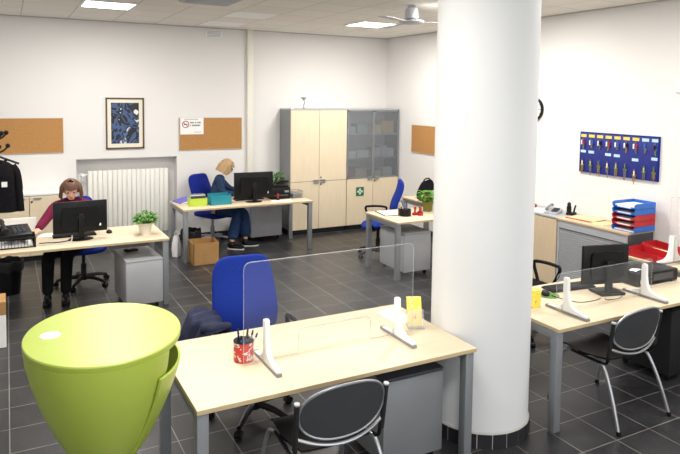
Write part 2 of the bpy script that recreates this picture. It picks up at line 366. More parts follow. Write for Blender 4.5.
def make_task_chair(label, loc, rz, base='black', arms=True, back_h=.55, top=1.11, fabric='blue', group=None, back_w=.46):
    """faces local -Y; backrest on +Y"""
    t = thing('task_chair', label, 'office chair', loc, rz, group)
    def seat(u, v):
        a, b = u*2-1, v*2-1
        k = (1-abs(a)**4)*(1-abs(b)**4)
        x = .245*a*(1-.12*b*b) * (1 - .08*abs(b)**3); y = .235*b*(1-.1*a*a)
        return (x, y, .475+.02*k**.5 - .035*max(0, -b)**4)
    pillow(lambda a, b: (.25*a, .24*b, .465-.03*max(0, -b)**3), lambda a, b: (0, 0, .036), 3.2).build('seat', fabric, t, 80)
    z0 = top-back_h
    zc = z0+back_h/2
    def back(a, b):
        wd = back_w/2*(.965-.075*b-.06*max(0, -b-.3))
        return (wd*a, .275+.055*b-.035*(1-a*a)*.9-.02*math.cos(PI*(b+.35)), zc+back_h/2*b)
    pillow(back, lambda a, b: (0, .034, 0), 4.4).build('backrest', fabric, t, 80)
    MB().tube(arc([(0, .06, .43), (0, .25, .43), (0, .34, .5), (0, .335, .72)]), .022).build('back_support', 'black', t)
    MB().box(-.13, .13, -.12, .14, .405, .44, .01).build('seat_mechanism', 'black', t, 30)
    MB().cyl((0, 0, .1), (0, 0, .26), .032).cyl((0, 0, .25), (0, 0, .42), .02).build('gas_column', 'blackm' if base == 'black' else 'chrome', t)
    MB().lathe([(0, .07), (.05, .07), (.05, .125), (.035, .14), (0, .14)], n=20).build('base_hub', base, t)
    for k in range(5):
        a = R(18+72*k); d = Vector((math.cos(a), math.sin(a), 0)); q = Vector((-d.y, d.x, 0))
        L = MB().tube([d*.04+Vector((0, 0, .105)), d*.18+Vector((0, 0, .095)), d*.30+Vector((0, 0, .068))], [.026, .022, .017], 8).build('base_leg', base, t)
        c = d*.305
        MB().cyl(c-q*.024+Vector((0, 0, .028)), c+q*.024+Vector((0, 0, .028)), .028, n=16).cyl(c+Vector((0, 0, .03)), c+Vector((0, 0, .07)), .012, n=10).build('caster', 'black', L)
    if arms:
        for s in (-1, 1):
            MB().tube(arc([(s*.2, -.06, .43), (s*.285, -.08, .45), (s*.295, -.17, .64), (s*.295, -.1, .675), (s*.295, .1, .67), (s*.295, .14, .63), (s*.29, .08, .46), (s*.2, .06, .43)], 6), .017, 8).build('armrest', 'black', t)
    return t
def make_visitor_chair(label, loc, rz):
    """faces local +Y, back on -Y; floor contact on z=0"""
    t = thing('visitor_chair', label, 'chair', loc, rz, 'black mesh visitor chairs in front of the desks')
    def seat(u, v):
        a, b = u*2-1, v
        return (.225*a*(1-.1*abs(b-.5)*2*abs(a)), .0+.43*b, .455-.03*(1-b)*0+.012*a*a-.02*math.sin(PI*b)-.03*max(0, b-.8)/.2*(b-.8)*5)
    MB().grid(seat, 12, 12, .012).build('seat', 'black', t, 60)
    H0, H1, W = .535, .835, .255
    def lean(z): return -.035-.16*(z-.55)
    def back(u, v):
        a, b = u*2-1, v*2-1                        # squircle mapped disc, bowed backwards
        x = a*math.sqrt(1-.48*b*b); z = b*math.sqrt(1-.44*a*a)
        zz = (H0+H1)/2+(H1-H0)/2*z*1.02
        return (W*x, lean(zz)-.045*(1-x*x)-.0, zz)
    MB().grid(back, 18, 14, .008).build('backrest', 'mesh', t, 60)
    rim = []
    for k in range(48):
        a = 2*PI*k/48
        ca, sa = math.cos(a), math.sin(a); x = math.copysign(abs(ca)**.86, ca); z = math.copysign(abs(sa)**.90, sa)
        zz = (H0+H1)/2+(H1-H0)/2*z; xx = W*x*.985
        rim.append((xx, lean(zz)-.045*(1-(xx/W)**2)-.004, zz))
    MB().tube(rim, .008, 8, True).build('back_rim', 'chrome', t)
    low = [(W*1.0*x, lean(.54)-.048*(1-x*x)-.006, .56-.055*(1-x*x)) for x in [k/10-1 for k in range(21)]]
    MB().tube(low, .009, 8).build('lower_rail', 'chrome', t)
    for s in (-1, 1):
        p0, p1 = Vector((s*.258, lean(.56), .50)), Vector((s*.263, lean(.76)-.002, .755))
        po = MB().cyl(p0, p1, .0145, n=14).build('back_post', 'blackm', t)
        MB().cyl(p1, p1+(p1-p0).normalized()*.008, .0155, n=14).build('post_cap', 'steel_light', po)
        rear = MB().tube(arc([(s*.20, .20, .425), (s*.235, .06, .435), (s*.250, -.005, .40), (s*.268, -.09, .22), (s*.285, -.16, .012)], 8), .0125, 10).build('leg', 'chrome', t)
        MB().cyl((s*.285, -.16, 0), (s*.284, -.158, .03), .016, n=12).build('foot_cap', 'black', rear)
        fr = MB().tube(arc([(s*.20, .16, .425), (s*.225, .30, .43), (s*.245, .36, .40), (s*.262, .41, .22), (s*.275, .45, .012)], 8), .0125, 10).build('leg', 'chrome', t)
        MB().cyl((s*.275, .45, 0), (s*.2745, .449, .03), .016, n=12).build('foot_cap', 'black', fr)
        MB().tube(arc([(s*.225, .33, .43), (s*.24, .14, .432), (s*.248, -.01, .445), (s*.256, lean(.5)-.002, .52)], 6), .011, 8).build('side_frame', 'black', t)
    return t
def make_monitor(label, loc, rz, w=.52, h=.32, z0=.07, stand='black', body='black', sticker=True, rect=False):
    """screen faces +Y, back towards -Y"""
    t = thing('computer_monitor', label, 'monitor', loc, rz)
    hs = MB().box(-w/2, w/2, -.012, .022, z0, z0+h, .006).prism(rbox(w*.7, h*.66, .03, 4, -w*.35, z0+h*.16), -.035, -.01, 'xz', 0).build('housing', body, t, 40)
    MB().box(-w/2+.014, w/2-.014, .0222, .0232, z0+.018, z0+h-.014).build('screen', mat('lit_screen', (120, 140, 165), .3), hs, 0)
    MB().box(-.03, .03, -.065, -.035, .012, z0+h*.62, .008).build('stand_neck', stand, t, 40)
    if rect: MB().box(-.11, .11, -.12, .06, 0, .022, .008).build('stand_base', stand, t, 30)
    else: MB().lathe([(0, 0), (.125, 0), (.125, .008), (.1, .016), (.03, .02), (0, .02)], (0, -.01, 0), 36, 1, .75).build('stand_base', stand, t)
    if sticker:
        MB().box(w*.28, w*.38, -.0365 if False else -.0135, -.012, z0+h*.17, z0+h*.25).build('sticker', 'paper', hs, 0)
    MB().box(-.035, .035, -.0365, -.035, z0+h*.48, z0+h*.52).build('badge', 'steel', hs, 0)
    return t
def make_keyboard(label, loc, rz):
    t = thing('keyboard', label, 'keyboard', loc, rz)
    MB().box(-.22, .22, -.075, .075, 0, .016, .005).build('keyboard_case', 'black', t, 30)
    k = MB()
    for r in range(5):
        for c in range(18): k.box(-.208+c*.0232, -.189+c*.0232, -.062+r*.0255, -.041+r*.0255, .015, .022)
    k.build('keys', 'blackm', t, 0); return t
def make_mouse(label, loc, rz):
    t = thing('computer_mouse', label, 'mouse', loc, rz)
    MB().ball((0, 0, .008), (.032, .055, .028), 18).build('mouse_body', 'black', t)
    MB().cyl((-.004, .022, .033), (.004, .022, .033), .008, n=12).build('scroll_wheel', 'steel_dark', t)
    return t
def make_screen(label, x0, x1, y, ztop, feet, slot=None, z=.74, group='clear acrylic desk screens', axis='x', both=False):
    """panel along local x, standing on inverted-T feet; camera side is -Y"""
    t = thing('desk_screen', label, 'desk screen', (0, 0, 0), 0)
    zb = z+.016
    if slot:
        a, b, zs = slot; r = .04
        poly = [(x0, zb)]+[(x0, ztop-r)]+[(x0+r-r*math.cos(R(k*15)), ztop-r+r*math.sin(R(k*15))) for k in range(1, 7)]
        poly += [(x1-r+r*math.sin(R(k*15)), ztop-r+r*math.cos(R(k*15))) for k in range(0, 7)]+[(x1, zb), (b, zb)]
        poly += [(b, zs-r)]+[(b-r+r*math.cos(R(k*15)), zs-r+r*math.sin(R(k*15))) for k in range(1, 7)]
        poly += [(a+r-r*math.sin(R(k*15)), zs-r+r*math.cos(R(k*15))) for k in range(0, 7)]+[(a, zb)]
    else:
        poly = rbox(x1-x0, ztop-zb, .035, 6, x0, zb)
    pts = poly
    if axis == 'x':
        MB().prism(poly, y-.0025, y+.0025, 'xz').build('acrylic_panel', 'acrylic', t, 0)
        MB().tube([(a, y, b) for a, b in pts], .0024, 6, True).build('panel_edge', 'acrylic_edge', t)
    else:
        MB().prism(poly, y-.0025, y+.0025, 'yz').build('acrylic_panel', 'acrylic', t, 0)
        MB().tube([(y, a, b) for a, b in pts], .0024, 6, True).build('panel_edge', 'acrylic_edge', t)
    for fx in feet:
        prof = [(-.22, .019), (-.22, .034), (-.12, .046), (-.075, .07), (-.055, .11), (-.046, .17), (-.042, .255), (-.036, .265), (-.010, .265), (-.004, .258), (-.004, .014)]
        pb = [(-b if not both else b, c) for b, c in prof]
        f = MB(); g = MB()
        if axis == 'x':
            f.prism([(y+a, z+c) for a, c in prof], fx-.015, fx+.015, 'yz', .003)
            f.prism([(y+a, z+c) for a, c in ((.006, .014), (.006, .06), (.03, .036), (.07, .024), (.155, .019), (.155, .014))], fx-.015, fx+.015, 'yz', .002)
            g.box(fx-.017, fx+.017, y-.226, y+.16, z, z+.02, .003)
        else:
            f.prism([(y+a, z+c) for a, c in prof], fx-.015, fx+.015, 'xz', .003)
            if both: f.prism([(y-a, z+c) for a, c in prof], fx-.015, fx+.015, 'xz', .003)
            g.box(y-.222, y+(.222 if both else .16), fx-.016, fx+.016, z, z+.016, .003)
        fo = f.build('screen_foot', 'white', t, 40)
        g.build('foot_base', 'steel', fo, 30)
    return t
def make_bin(label, loc, r=.14, h=.34, lining=None):
    t = thing('waste_bin', label, 'waste bin', loc)
    MB().lathe([(0, .006), (r*.74, .006), (r*.76, 0), (r*.8, .0), (r, h), (r*1.03, h), (r*1.03, h+.012), (r*.97, h+.012), (r*.74, .02), (0, .02)], n=32).build('bin_shell', 'black', t)
    if lining:
        g = MB()
        def fn(u, v):
            a = 2*PI*u; k = .016*math.sin(9*a)*(.3+v)+.01*math.sin(5*a+1)
            rr = r*(1.06+.05*math.sin(7*a)*(v)) if v > .45 else r*(.9+.32*v)
            z = h+.02+k*.6+(.0 if v < .45 else -.12*(v-.45)/.55) if v > .3 else h-.12*(1-v/.3)
            return (rr*math.cos(a), rr*math.sin(a), z)
        g.grid(fn, 40, 8, .002); g.build('bin_liner', lining, t, 60)
    return t
def leaves(mb, n, R0, z0, h, lw, ll, seed, c=(0, 0)):
    rr = random.Random(seed)
    for i in range(n):
        a = rr.uniform(0, 2*PI); rad = R0*math.sqrt(rr.random()); b = Vector((c[0]+rad*math.cos(a)*.9, c[1]+rad*math.sin(a)*.9, z0+h*rr.uniform(.15, 1)*(1-.35*(rad/R0)**2)))
        d = Vector((math.cos(a+rr.uniform(-.9, .9)), math.sin(a+rr.uniform(-.9, .9)), rr.uniform(-.15, .7))).normalized()
        s = d.cross(Vector((0, 0, 1))).normalized(); nn = s.cross(d); L = ll*rr.uniform(.7, 1.2); W = lw*rr.uniform(.7, 1.2)
        t = bmesh.new(); pr = [(0, .05), (.25, .8), (.5, 1), (.78, .62), (1, .02)]; rows = []
        for f, ww in pr:
            p = b+d*L*f-Vector((0, 0, 1))*L*.35*f*f
            rows.append([t.verts.new(p-s*W*ww*.5+nn*W*.12*ww), t.verts.new(p), t.verts.new(p+s*W*ww*.5+nn*W*.12*ww)])
        for A, B in zip(rows, rows[1:]):
            t.faces.new((A[0], A[1], B[1], B[0])); t.faces.new((A[1], A[2], B[2], B[1]))
        mb.add(t)
def make_plant(label, loc, pot, r0, r1, ph, n, R0, h, seed, leafm='leaf', ll=.06, lw=.035):
    t = thing('potted_plant', label, 'potted plant', loc)
    p = MB().lathe([(0, 0), (r0, 0), (r1, ph*.86), (r1*1.07, ph*.86), (r1*1.08, ph), (r1*.95, ph), (r1*.9, ph*.9), (0, ph*.9)], n=28).build('pot', pot, t)
    MB().lathe([(0, ph*.905), (r1*.9, ph*.9)], n=20).build('soil', 'soil', p)
    st = MB()
    for k in range(7):
        a = 2*PI*k/7; st.tube([(0.2*r1*math.cos(a), .2*r1*math.sin(a), ph*.9), (R0*.5*math.cos(a), R0*.5*math.sin(a), ph+h*.7)], .003, 5)
    st.build('stems', 'leafd', t)
    g = MB(); leaves(g, n, R0, ph*.95, h, lw, ll, seed); g.build('foliage', leafm, t, 0)
    return t
def make_pen(label, base, top, m, group):
    t = thing('pen', label, 'pen', base, 0, group); d = Vector(top)-Vector(base)
    MB().cyl((0, 0, 0), d*.86, .0042, n=10).build('pen_barrel', m, t); MB().cyl(d*.84, d, .0046, .003, n=10).build('pen_cap', 'black', t)
    return t

# ------------------------------------------------------------------ front desk group
make_desk('pale maple desk in the foreground with a clear screen, left of the column', .80, 2.567, 2.972, 3.90)
make_screen('clear acrylic screen with pass-through slot on the foreground desk', 1.175, 2.345, 3.36, 1.345, (1.305, 2.21), (1.52, 2.025, .905))
make_pedestal('grey drawer pedestal under the right end of the foreground desk beside the column', 2.19, 3.38, .44, .56, .60, 0, 'steel', 'steel_dark')
make_visitor_chair('black mesh chair with silver frame in front of the foreground desk', (1.515, 2.85, 0), 0)
make_task_chair('empty blue task chair behind the foreground desk with a jacket on its arm', (1.525, 4.13, 0), R(-4), 'black', True, .58, 1.10, back_w=.50)
# navy jacket slumped over the chair arm
t = thing('jacket', 'navy jacket draped over the left arm of the blue chair behind the foreground desk', 'jacket', (1.20, 4.19, .70))
def jk(u, v):
    a = (u-.5)*2; b = v
    s = b*PI*1.05
    x = .155*math.cos(s)*(1+.15*math.sin(4*a))+.012*math.sin(9*a+6*b)
    z = .0+.075*math.sin(s)-.36*max(0, abs(math.cos(s))-.55)*(.85+.2*math.sin(5*a+2))+.01*math.sin(12*a+5*b)
    return (x, .24*a*(1-.2*abs(math.cos(s)))+.012*math.sin(8*b), z-.02)
MB().grid(jk, 28, 28, .02).build('jacket_body', 'navy', t, 70)
MB().tube(arc([(-.09, -.18, .05), (-.02, -.22, .055), (.05, -.2, .05), (.1, -.16, .03)], 6), [.03]*19, 10).build('jacket_collar', 'navy', t)
MB().tube(arc([(-.05, -.24, -.02), (-.07, -.26, -.1), (-.04, -.25, -.24), (-.02, -.25, -.33)], 6), [.04]*10+[.032]*9, 10).build('jacket_sleeve', 'navy', t)
MB().ball((.04, -.235, .0), (.035, .02, .022), 12).build('jacket_hood_knot', 'blackm', t)
# pencil tin, pens
t = thing('pencil_tin', 'red and white printed pencil tin on the foreground desk beside the left screen foot', 'pen holder', (1.205, 3.447, .74))
MB().lathe([(0, 0), (.058, 0), (.058, .118), (.0555, .118), (.0555, .004), (0, .004)], n=32).build('tin_wall', 'tin', t)
MB().lathe([(.0555, .116), (.0595, .116), (.0595, .122), (.0555, .122)], n=32).build('tin_rim', 'black', t)
for k, (dx, dy, ex, ey, L, m) in enumerate(((-.028, -.01, -.035, -.014, .15, 'black'), (-.012, .02, -.02, .03, .165, 'tblue'), (.01, -.02, .014, -.03, .15, 'purple'), (.025, .005, .05, .004, .155, 'steel_light'), (.014, .024, .036, .04, .16, 'black'), (-.02, -.024, -.026, -.034, .15, 'tblue'), (.03, -.014, .06, -.03, .15, 'white'))):
    make_pen('pen standing in the red printed pencil tin', (1.205+dx, 3.447+dy, .746), (1.205+ex, 3.447+ey, .746+L*1.05), m, 'pens in the red tin').scale = (1.4, 1.4, 1)
t = thing('leaflet_stand', 'clear acrylic leaflet stand by the right screen foot on the foreground desk', 'leaflet holder', (2.425, 3.44, .74), R(-22))
MB().box(-.055, .055, -.05, .06, 0, .004).build('stand_base', 'acrylic_edge', t, 0)
MB().prism([(-.045, .004), (-.041, .004), (.005, .12), (.001, .12)], -.055, .055, 'yz').build('front_pocket', 'acrylic_edge', t, 0)
MB().prism([(.02, .004), (.024, .004), (.082, .17), (.078, .17)], -.055, .055, 'yz').build('back_plate', 'acrylic', t, 0)
ly = MB().prism([(-.006, .006), (.012, .006), (.074, .188), (.056, .188)], -.05, .05, 'yz').build('leaflet_stack', 'yellow', None, 0)
tag(ly, 'yellow printed leaflets standing in the clear leaflet stand', 'leaflets'); ly.location = (2.425, 3.44, .74); ly.rotation_euler = (0, 0, R(-22))
tag(MB().prism([(2.335, 3.80), (2.345, 3.56), (2.40, 3.535), (2.50, 3.60), (2.515, 3.85)], .7402, .7412, 'xy').build('paper_sheet', 'paper', smooth=0), 'white paper sheet on the foreground desk behind the leaflet stand', 'paper')

# ------------------------------------------------------------------ lime counter
t = thing('reception_counter', 'lime green bowl-shaped counter at the lower left foreground', 'counter', (.405, 3.225, 0), R(-7.2))
t.scale = (1, 1, 1.025)
A, B = .365, .43
top = MB().lathe([(0, 1.066), (.99, 1.066), (1.0, 1.074), (1.004, 1.094), (.994, 1.1), (0, 1.1)], n=96, sx=A, sy=B).build('counter_top', 'lime', t, 30)
MB().lathe([(.035, 1.1), (.048, 1.1), (.046, 1.104), (.036, 1.104)], (-.245, .015, 0), 32).build('grommet_ring', 'white', top)
MB().lathe([(0, 1.1008), (.0355, 1.1008)], (-.245, .015, 0), 32).build('grommet_hole', 'steel', top, 0)
prof = [(1.0, 1.068), (.975, 1.0), (.925, .92), (.85, .83), (.755, .74), (.645, .65), (.525, .565), (.40, .50), (.26, .455), (.11, .44)]
def shell(a0, a1, zmax, k=1.0):
    P = [p for p in prof if p[1] <= zmax+1e-6]
    if P[0][1] < zmax:
        for (r1, z1), (r2, z2) in zip(prof, prof[1:]):
            if z2 <= zmax <= z1: P = [(r2+(r1-r2)*(zmax-z2)/(z1-z2), zmax)]+P
    def fn(u, v):
        a = R(a0+(a1-a0)*u); x = v*(len(P)-1); i = min(int(x), len(P)-2); f = x-i
        r = k*(P[i][0]*(1-f)+P[i+1][0]*f); z = P[i][1]*(1-f)+P[i+1][1]*f
        return (A*r*math.cos(a), B*r*math.sin(a), z)
    return fn
MB().grid(shell(110, 322, 1.068), 72, 18, .012).build('front_shell', 'lime', t, 60)
MB().grid(shell(-48, 116, .955, 1.055), 40, 18, .012).build('rear_shell', 'lime', t, 60)
MB().lathe([(0, .80), (.75, .80), (.76, .815), (0, .815)], n=64, sx=A, sy=B).build('inner_shelf', 'lime', t, 30)
MB().lathe([(0, .43), (.16, .43), (.18, .445), (0, .46)], n=32, sx=A, sy=B).cyl((0, 0, .03), (0, 0, .45), .05, n=32).build('pedestal_stem', 'steel_light', t)
MB().lathe([(0, 0), (.24, 0), (.24, .012), (.06, .03), (0, .03)], n=48).build('pedestal_foot', 'steel_light', t)

# ------------------------------------------------------------------ right desk group
make_desk('pale maple desk right of the column with a monitor and black computer', 3.275, 5.22, 2.965, 3.775)
make_screen('low clear acrylic screen on two white feet on the desk right of the column', 3.50, 4.565, 3.205, 1.03, (3.575, 4.44))
make_visitor_chair('black mesh chair with silver frame in front of the desk right of the column', (3.935, 2.93, 0), R(2))
make_monitor('monitor seen from behind on the desk right of the column', (4.265, 3.41, .74), R(-14), .42, .32, .065, rect=True)
make_keyboard('black keyboard on the desk right of the column', (4.08, 3.61, .74), R(-6))
tag(MB().lathe([(0, 0), (.085, 0), (.085, .003), (0, .003)], n=40).build('mouse_mat', 'greenpad', loc=(3.775, 3.54, .7402)), 'round green mouse mat beside the column on the right desk', 'mouse mat')
make_mouse('black mouse on the round green mat beside the column', (3.765, 3.56, .744), R(-40))
t = thing('card_box', 'yellow printed card box by the column on the right desk', 'box', (3.465, 3.39, .74), R(4))
MB().box(-.045, .045, -.03, .03, 0, .128, .002).build('box_body', 'yellow', t, 0)
MB().box(-.046, .046, -.031, .031, .124, .132, .002).build('box_lid', 'ylabel', t, 0)
t = thing('desktop_computer', 'flat black computer case behind the right screen foot on the right desk', 'computer', (4.86, 3.47, .74), R(-2))
MB().box(-.25, .25, -.12, .12, .008, .112, .006).build('computer_case', 'black', t, 30)
MB().box(-.22, -.14, -.1215, -.12, .03, .06).build('case_label', 'paper', t, 0)
MB().box(-.06, .19, -.1215, -.12, .035, .09).build('port_panel', 'steel_dark', t, 0)
for sx in (-.19, .19):
    for sy in (-.1, .1): MB().cyl((sx, sy, 0), (sx, sy, .01), .012, n=10).build('rubber_foot', 'blackm', t)
tag(MB().grid(lambda u, v: (-.05+.1*u, -.035+.07*v, .012*math.sin(PI*u)+.004*math.sin(5*v)), 8, 6, .001).build('crumpled_paper', 'paper', loc=(4.70, 3.45, .853)), 'small white crumpled paper on the black computer case', 'paper')
def cable(name, label, pts, r, m): return tag(MB().tube(arc(pts, 8), r, 6).build(name, m), label, 'cable')
cable('mouse_cable', 'thin black cable looping in front of the monitor on the right desk', [(3.78, 3.51, .748), (3.80, 3.40, .745), (3.86, 3.30, .744), (4.0, 3.28, .744), (4.09, 3.30, .744)], .003, 'black')
cable('power_cable', 'black cable looping from monitor base to the right screen foot', [(4.12, 3.285, .744), (4.10, 3.25, .744), (4.2, 3.232, .744), (4.31, 3.27, .744), (4.38, 3.33, .744), (4.40, 3.40, .744)], .003, 'black')
cable('network_cable', 'white cable lying beside the black computer case on the right desk', [(4.39, 3.47, .79), (4.42, 3.40, .745), (4.52, 3.332, .746), (4.70, 3.31, .746), (4.9, 3.33, .746), (5.06, 3.30, .746)], .0045, 'cable_w')
make_pedestal('black drawer pedestal under the right end of the right desk', 4.91-.02, 3.36, .38, .50, .62, 0, 'blackm', 'black')
make_task_chair('task chair with black armrest half hidden behind the column', (4.40, 4.42, 0), R(6), 'black', True, .5, 1.0, 'blackcloth')

# side desks along the right wall
make_desk('maple side desk at the right wall nearest the grey shutter cabinet, holding red trays', 5.45, 6.15, 3.70, 4.28)
make_desk('maple side desk at the right edge of the photo carrying a tall screen', 5.45, 6.15, 2.35, 3.685)
make_screen('tall clear screen with two-sided white foot by the red trays at right edge', 2.55, 3.78, 5.62, 1.38, (3.74, 2.7), None, .74, axis='y', both=True)
def red_tray(x, y, w, d, h, label):
    t = thing('document_tray', label, 'document tray', (x, y, .74), 0, 'red document trays')
    MB().box(-w/2, w/2, -d/2, d/2, 0, .004).build('tray_floor', 'red', t, 0)
    e = MB(); e.prism([(-d/2, .0), (d/2, 0), (d/2+.0, h), (-d/2, h*.72)], -w/2, -w/2+.004, 'yz').prism([(-d/2, .0), (d/2, 0), (d/2, h), (-d/2, h*.72)], w/2-.004, w/2, 'yz')
    e.box(-w/2, w/2, d/2-.004, d/2, 0, h); e.build('tray_walls', 'red', t, 0); return t
red_tray(5.60, 3.97, .24, .34, .085, 'red open document tray at the front edge of the side desk')
red_tray(5.92, 4.04, .24, .34, .085, 'red document tray nearest the right wall on the side desk')
tag(MB().box(5.725, 5.795, 3.80, 4.14, .7402, .80, .004).build('cream_folder', 'cream', smooth=0), 'cream folder between the two red trays on the side desk', 'folder')
t = thing('pen_pot', 'small blue pen pot behind the red trays beside the tall screen', 'pen holder', (6.09, 3.84, .74))
MB().lathe([(0, 0), (.04, 0), (.04, .1), (.037, .1), (.037, .004), (0, .004)], n=24).build('pot_wall', 'tblue', t)
for dx, dy, L in ((.01, .01, .17), (-.015, .012, .16), (.0, -.018, .175)):
    make_pen('blue pen standing in the small blue pot by the tall screen', (6.09+dx, 3.84+dy, .746), (6.09+dx*1.6, 3.84+dy*2, .746+L), 'tblue', 'pens in the blue pot')

# ------------------------------------------------------------------ right wall cabinets
t = thing('shutter_cabinet', 'grey roller-shutter cabinet with wood top under the key board', 'cabinet', (0, 0, 0))
MB().box(5.75, 6.165, 4.335, 5.275, .0, .872, .003).build('cabinet_body', 'steel_dark', t, 30)
sh = MB()
for k in range(26): sh.box(5.738, 5.75, 4.36, 5.245, .05+k*.028, .05+k*.028+.026, .004)
sh.build('roller_shutter', 'shutter', t, 30)
f = MB(); f.box(5.735, 5.752, 4.335, 4.36, .0, .872).box(5.735, 5.752, 5.245, 5.275, .0, .872).box(5.735, 5.752, 4.36, 5.245, .785, .872).box(5.735, 5.752, 4.36, 5.245, 0, .05)
f.build('shutter_frame', 'steel_light', t, 0)
MB().box(5.733, 5.738, 4.36, 5.245, .778, .788).build('shutter_slot', 'steel_dark', t, 0)
MB().box(5.725, 6.17, 4.325, 5.285, .874, .90, .003).build('wood_top', 'oak_top', t, 30)
t = thing('low_cabinet', 'beige wood low cabinet half hidden by the column at the right wall', 'cabinet', (0, 0, 0))
MB().box(5.77, 6.165, 5.292, 6.55, .06, .872).build('cabinet_body', 'oak', t, 0)
MB().box(5.80, 6.165, 5.292, 6.55, 0, .06).build('plinth', 'steel_dark', t, 0)
MB().box(5.74, 6.17, 5.288, 6.56, .874, .90, .003).build('cabinet_top', 'steel_light', t, 30)
for k in range(2):
    d = MB().box(5.745, 5.768, 5.296+k*.63, 5.915+k*.63, .07, .868, .002).build('door', 'oak', t, 0)
    MB().box(5.73, 5.745, 5.88+k*.05, 5.895+k*.05, .6, .72, .003).build('handle', 'chrome', d, 30)
# letter trays
for k, m in enumerate(('tblue', 'red', 'red', 'tblue', 'tblue')):
    lb = ['blue letter tray at the bottom of the stack on the shutter cabinet', 'lower red letter tray, second from the bottom of the stack', 'upper red letter tray in the middle of the stack',
          'blue letter tray second from the top of the stack', 'blue letter tray on top of the stack holding white paper'][k]
    z = .9005+k*.062; t = thing('letter_tray', lb, 'letter tray', (5.945, 4.42, z), 0, 'letter trays stacked on the shutter cabinet')
    hx, hy = .165, .135
    MB().box(-hx, hx, -hy, hy, 0, .004).build('tray_floor', m, t, 0)
    e = MB()
    for s in (-1, 1):
        e.prism([(-hx, .004), (hx, .004), (hx, .06), (-hx+.02, .06), (-hx-.012, .046)], s*hy-.003, s*hy+.003, 'xz')
    e.box(hx-.005, hx, -hy, hy, 0, .06); e.build('tray_walls', m, t, 0)
    if k: 
        for a, b in ((-hy, -hy+.05), (hy-.05, hy)): MB().prism([(-hx, .0), (-hx+.004, 0), (-hx+.004, .02), (-hx, .02)], a, b, 'xz').build('tray_lip', m, t, 0)
    pz = z+.0045
    tag(MB().box(5.80, 6.09, 4.295, 4.545, pz, pz+.012+(.012 if k == 4 else 0)).build('paper_pile', 'paper', smooth=0), ['paper pile in the bottom blue letter tray', 'paper pile in the lower red letter tray', 'paper pile in the upper red letter tray', 'paper pile in the blue tray under the top one', 'white paper pile in the topmost blue letter tray'][k], 'paper')
# papers and small things on the cabinets
def sheet(name, label, x, y, w, d, rz, z, m, th=.0012, cat='paper'):
    return tag(MB().box(-w/2, w/2, -d/2, d/2, 0, th).build(name, m, smooth=0, loc=(x, y, z)), label, cat) if rz == 0 else rotz(tag(MB().box(-w/2, w/2, -d/2, d/2, 0, th).build(name, m, smooth=0, loc=(x, y, z)), label, cat), rz)
def rotz(o, a): o.rotation_euler = (0, 0, a); return o
sheet('paper_folder', 'red-edged folder under cream sheets on the shutter cabinet', 5.95, 5.06, .26, .36, R(3), .9002, 'red', .005, 'folder')
sheet('cream_sheets', 'cream paper sheets on the red-edged folder on the shutter cabinet', 5.975, 5.06, .24, .34, R(6), .9055, 'cream', .006)
sheet('cream_sheet', 'cream sheet lying beside the letter tray stack', 5.92, 4.79, .22, .17, R(-4), .9002, 'cream', .003)
t = thing('tape_dispenser', 'black desk organiser with pens on the shutter cabinet near the column', 'desk organiser', (6.02, 5.33, .9002), R(20))
MB().box(-.06, .06, -.045, .045, 0, .03, .008).build('organiser_base', 'black', t, 30)
MB().cyl((-.02, .02, .03), (-.02, .02, .105), .028, n=20).build('pen_cup', 'black', t)
MB().ball((-.022, .02, .125), (.026, .022, .03), 14).build('cup_knob', 'blackm', t)
MB().tube(arc([(.03, -.02, .03), (.04, -.025, .075), (.058, -.03, .11)], 5), .011, 8).build('pen_rest', 'black', t)
t = thing('desk_phone', 'grey desk telephone on the beige low cabinet by the black organiser', 'telephone', (5.90, 5.50, .90), R(-70))
MB().prism([(-.09, 0), (.09, 0), (.09, .055), (-.09, .02)], -.08, .08, 'yz', .004).build('phone_base', 'steel_light', t, 30)
MB().tube(arc([(-.05, -.085, .05), (-.05, -.04, .075), (-.05, .04, .09), (-.05, .09, .085)], 6), [.02]*5+[.014]*9+[.02]*5, 10).build('handset', 'steel', t)
k = MB()
for r in range(4):
    for c in range(3): k.box(.0+c*.024, .018+c*.024, -.06+r*.028, -.042+r*.028, .02+.006*r, .044+.007*r)
k.build('keypad', 'steel_dark', t, 0)
sheet('paper_sheet', 'white sheets on the beige low cabinet beside the column', 5.90, 5.72, .22, .25, R(8), .9002, 'paper', .004)
t = thing('stapler', 'small red stapler beside the column on the beige low cabinet', 'stapler', (6.02, 5.95, .9002), R(80))
MB().box(-.06, .06, -.017, .017, 0, .012, .004).build('stapler_base', 'black', t, 30)
MB().prism([(-.06, .014), (.06, .03), (.06, .05), (-.05, .04)], -.016, .016, 'xz', .004).build('stapler_arm', 'red', t, 30)

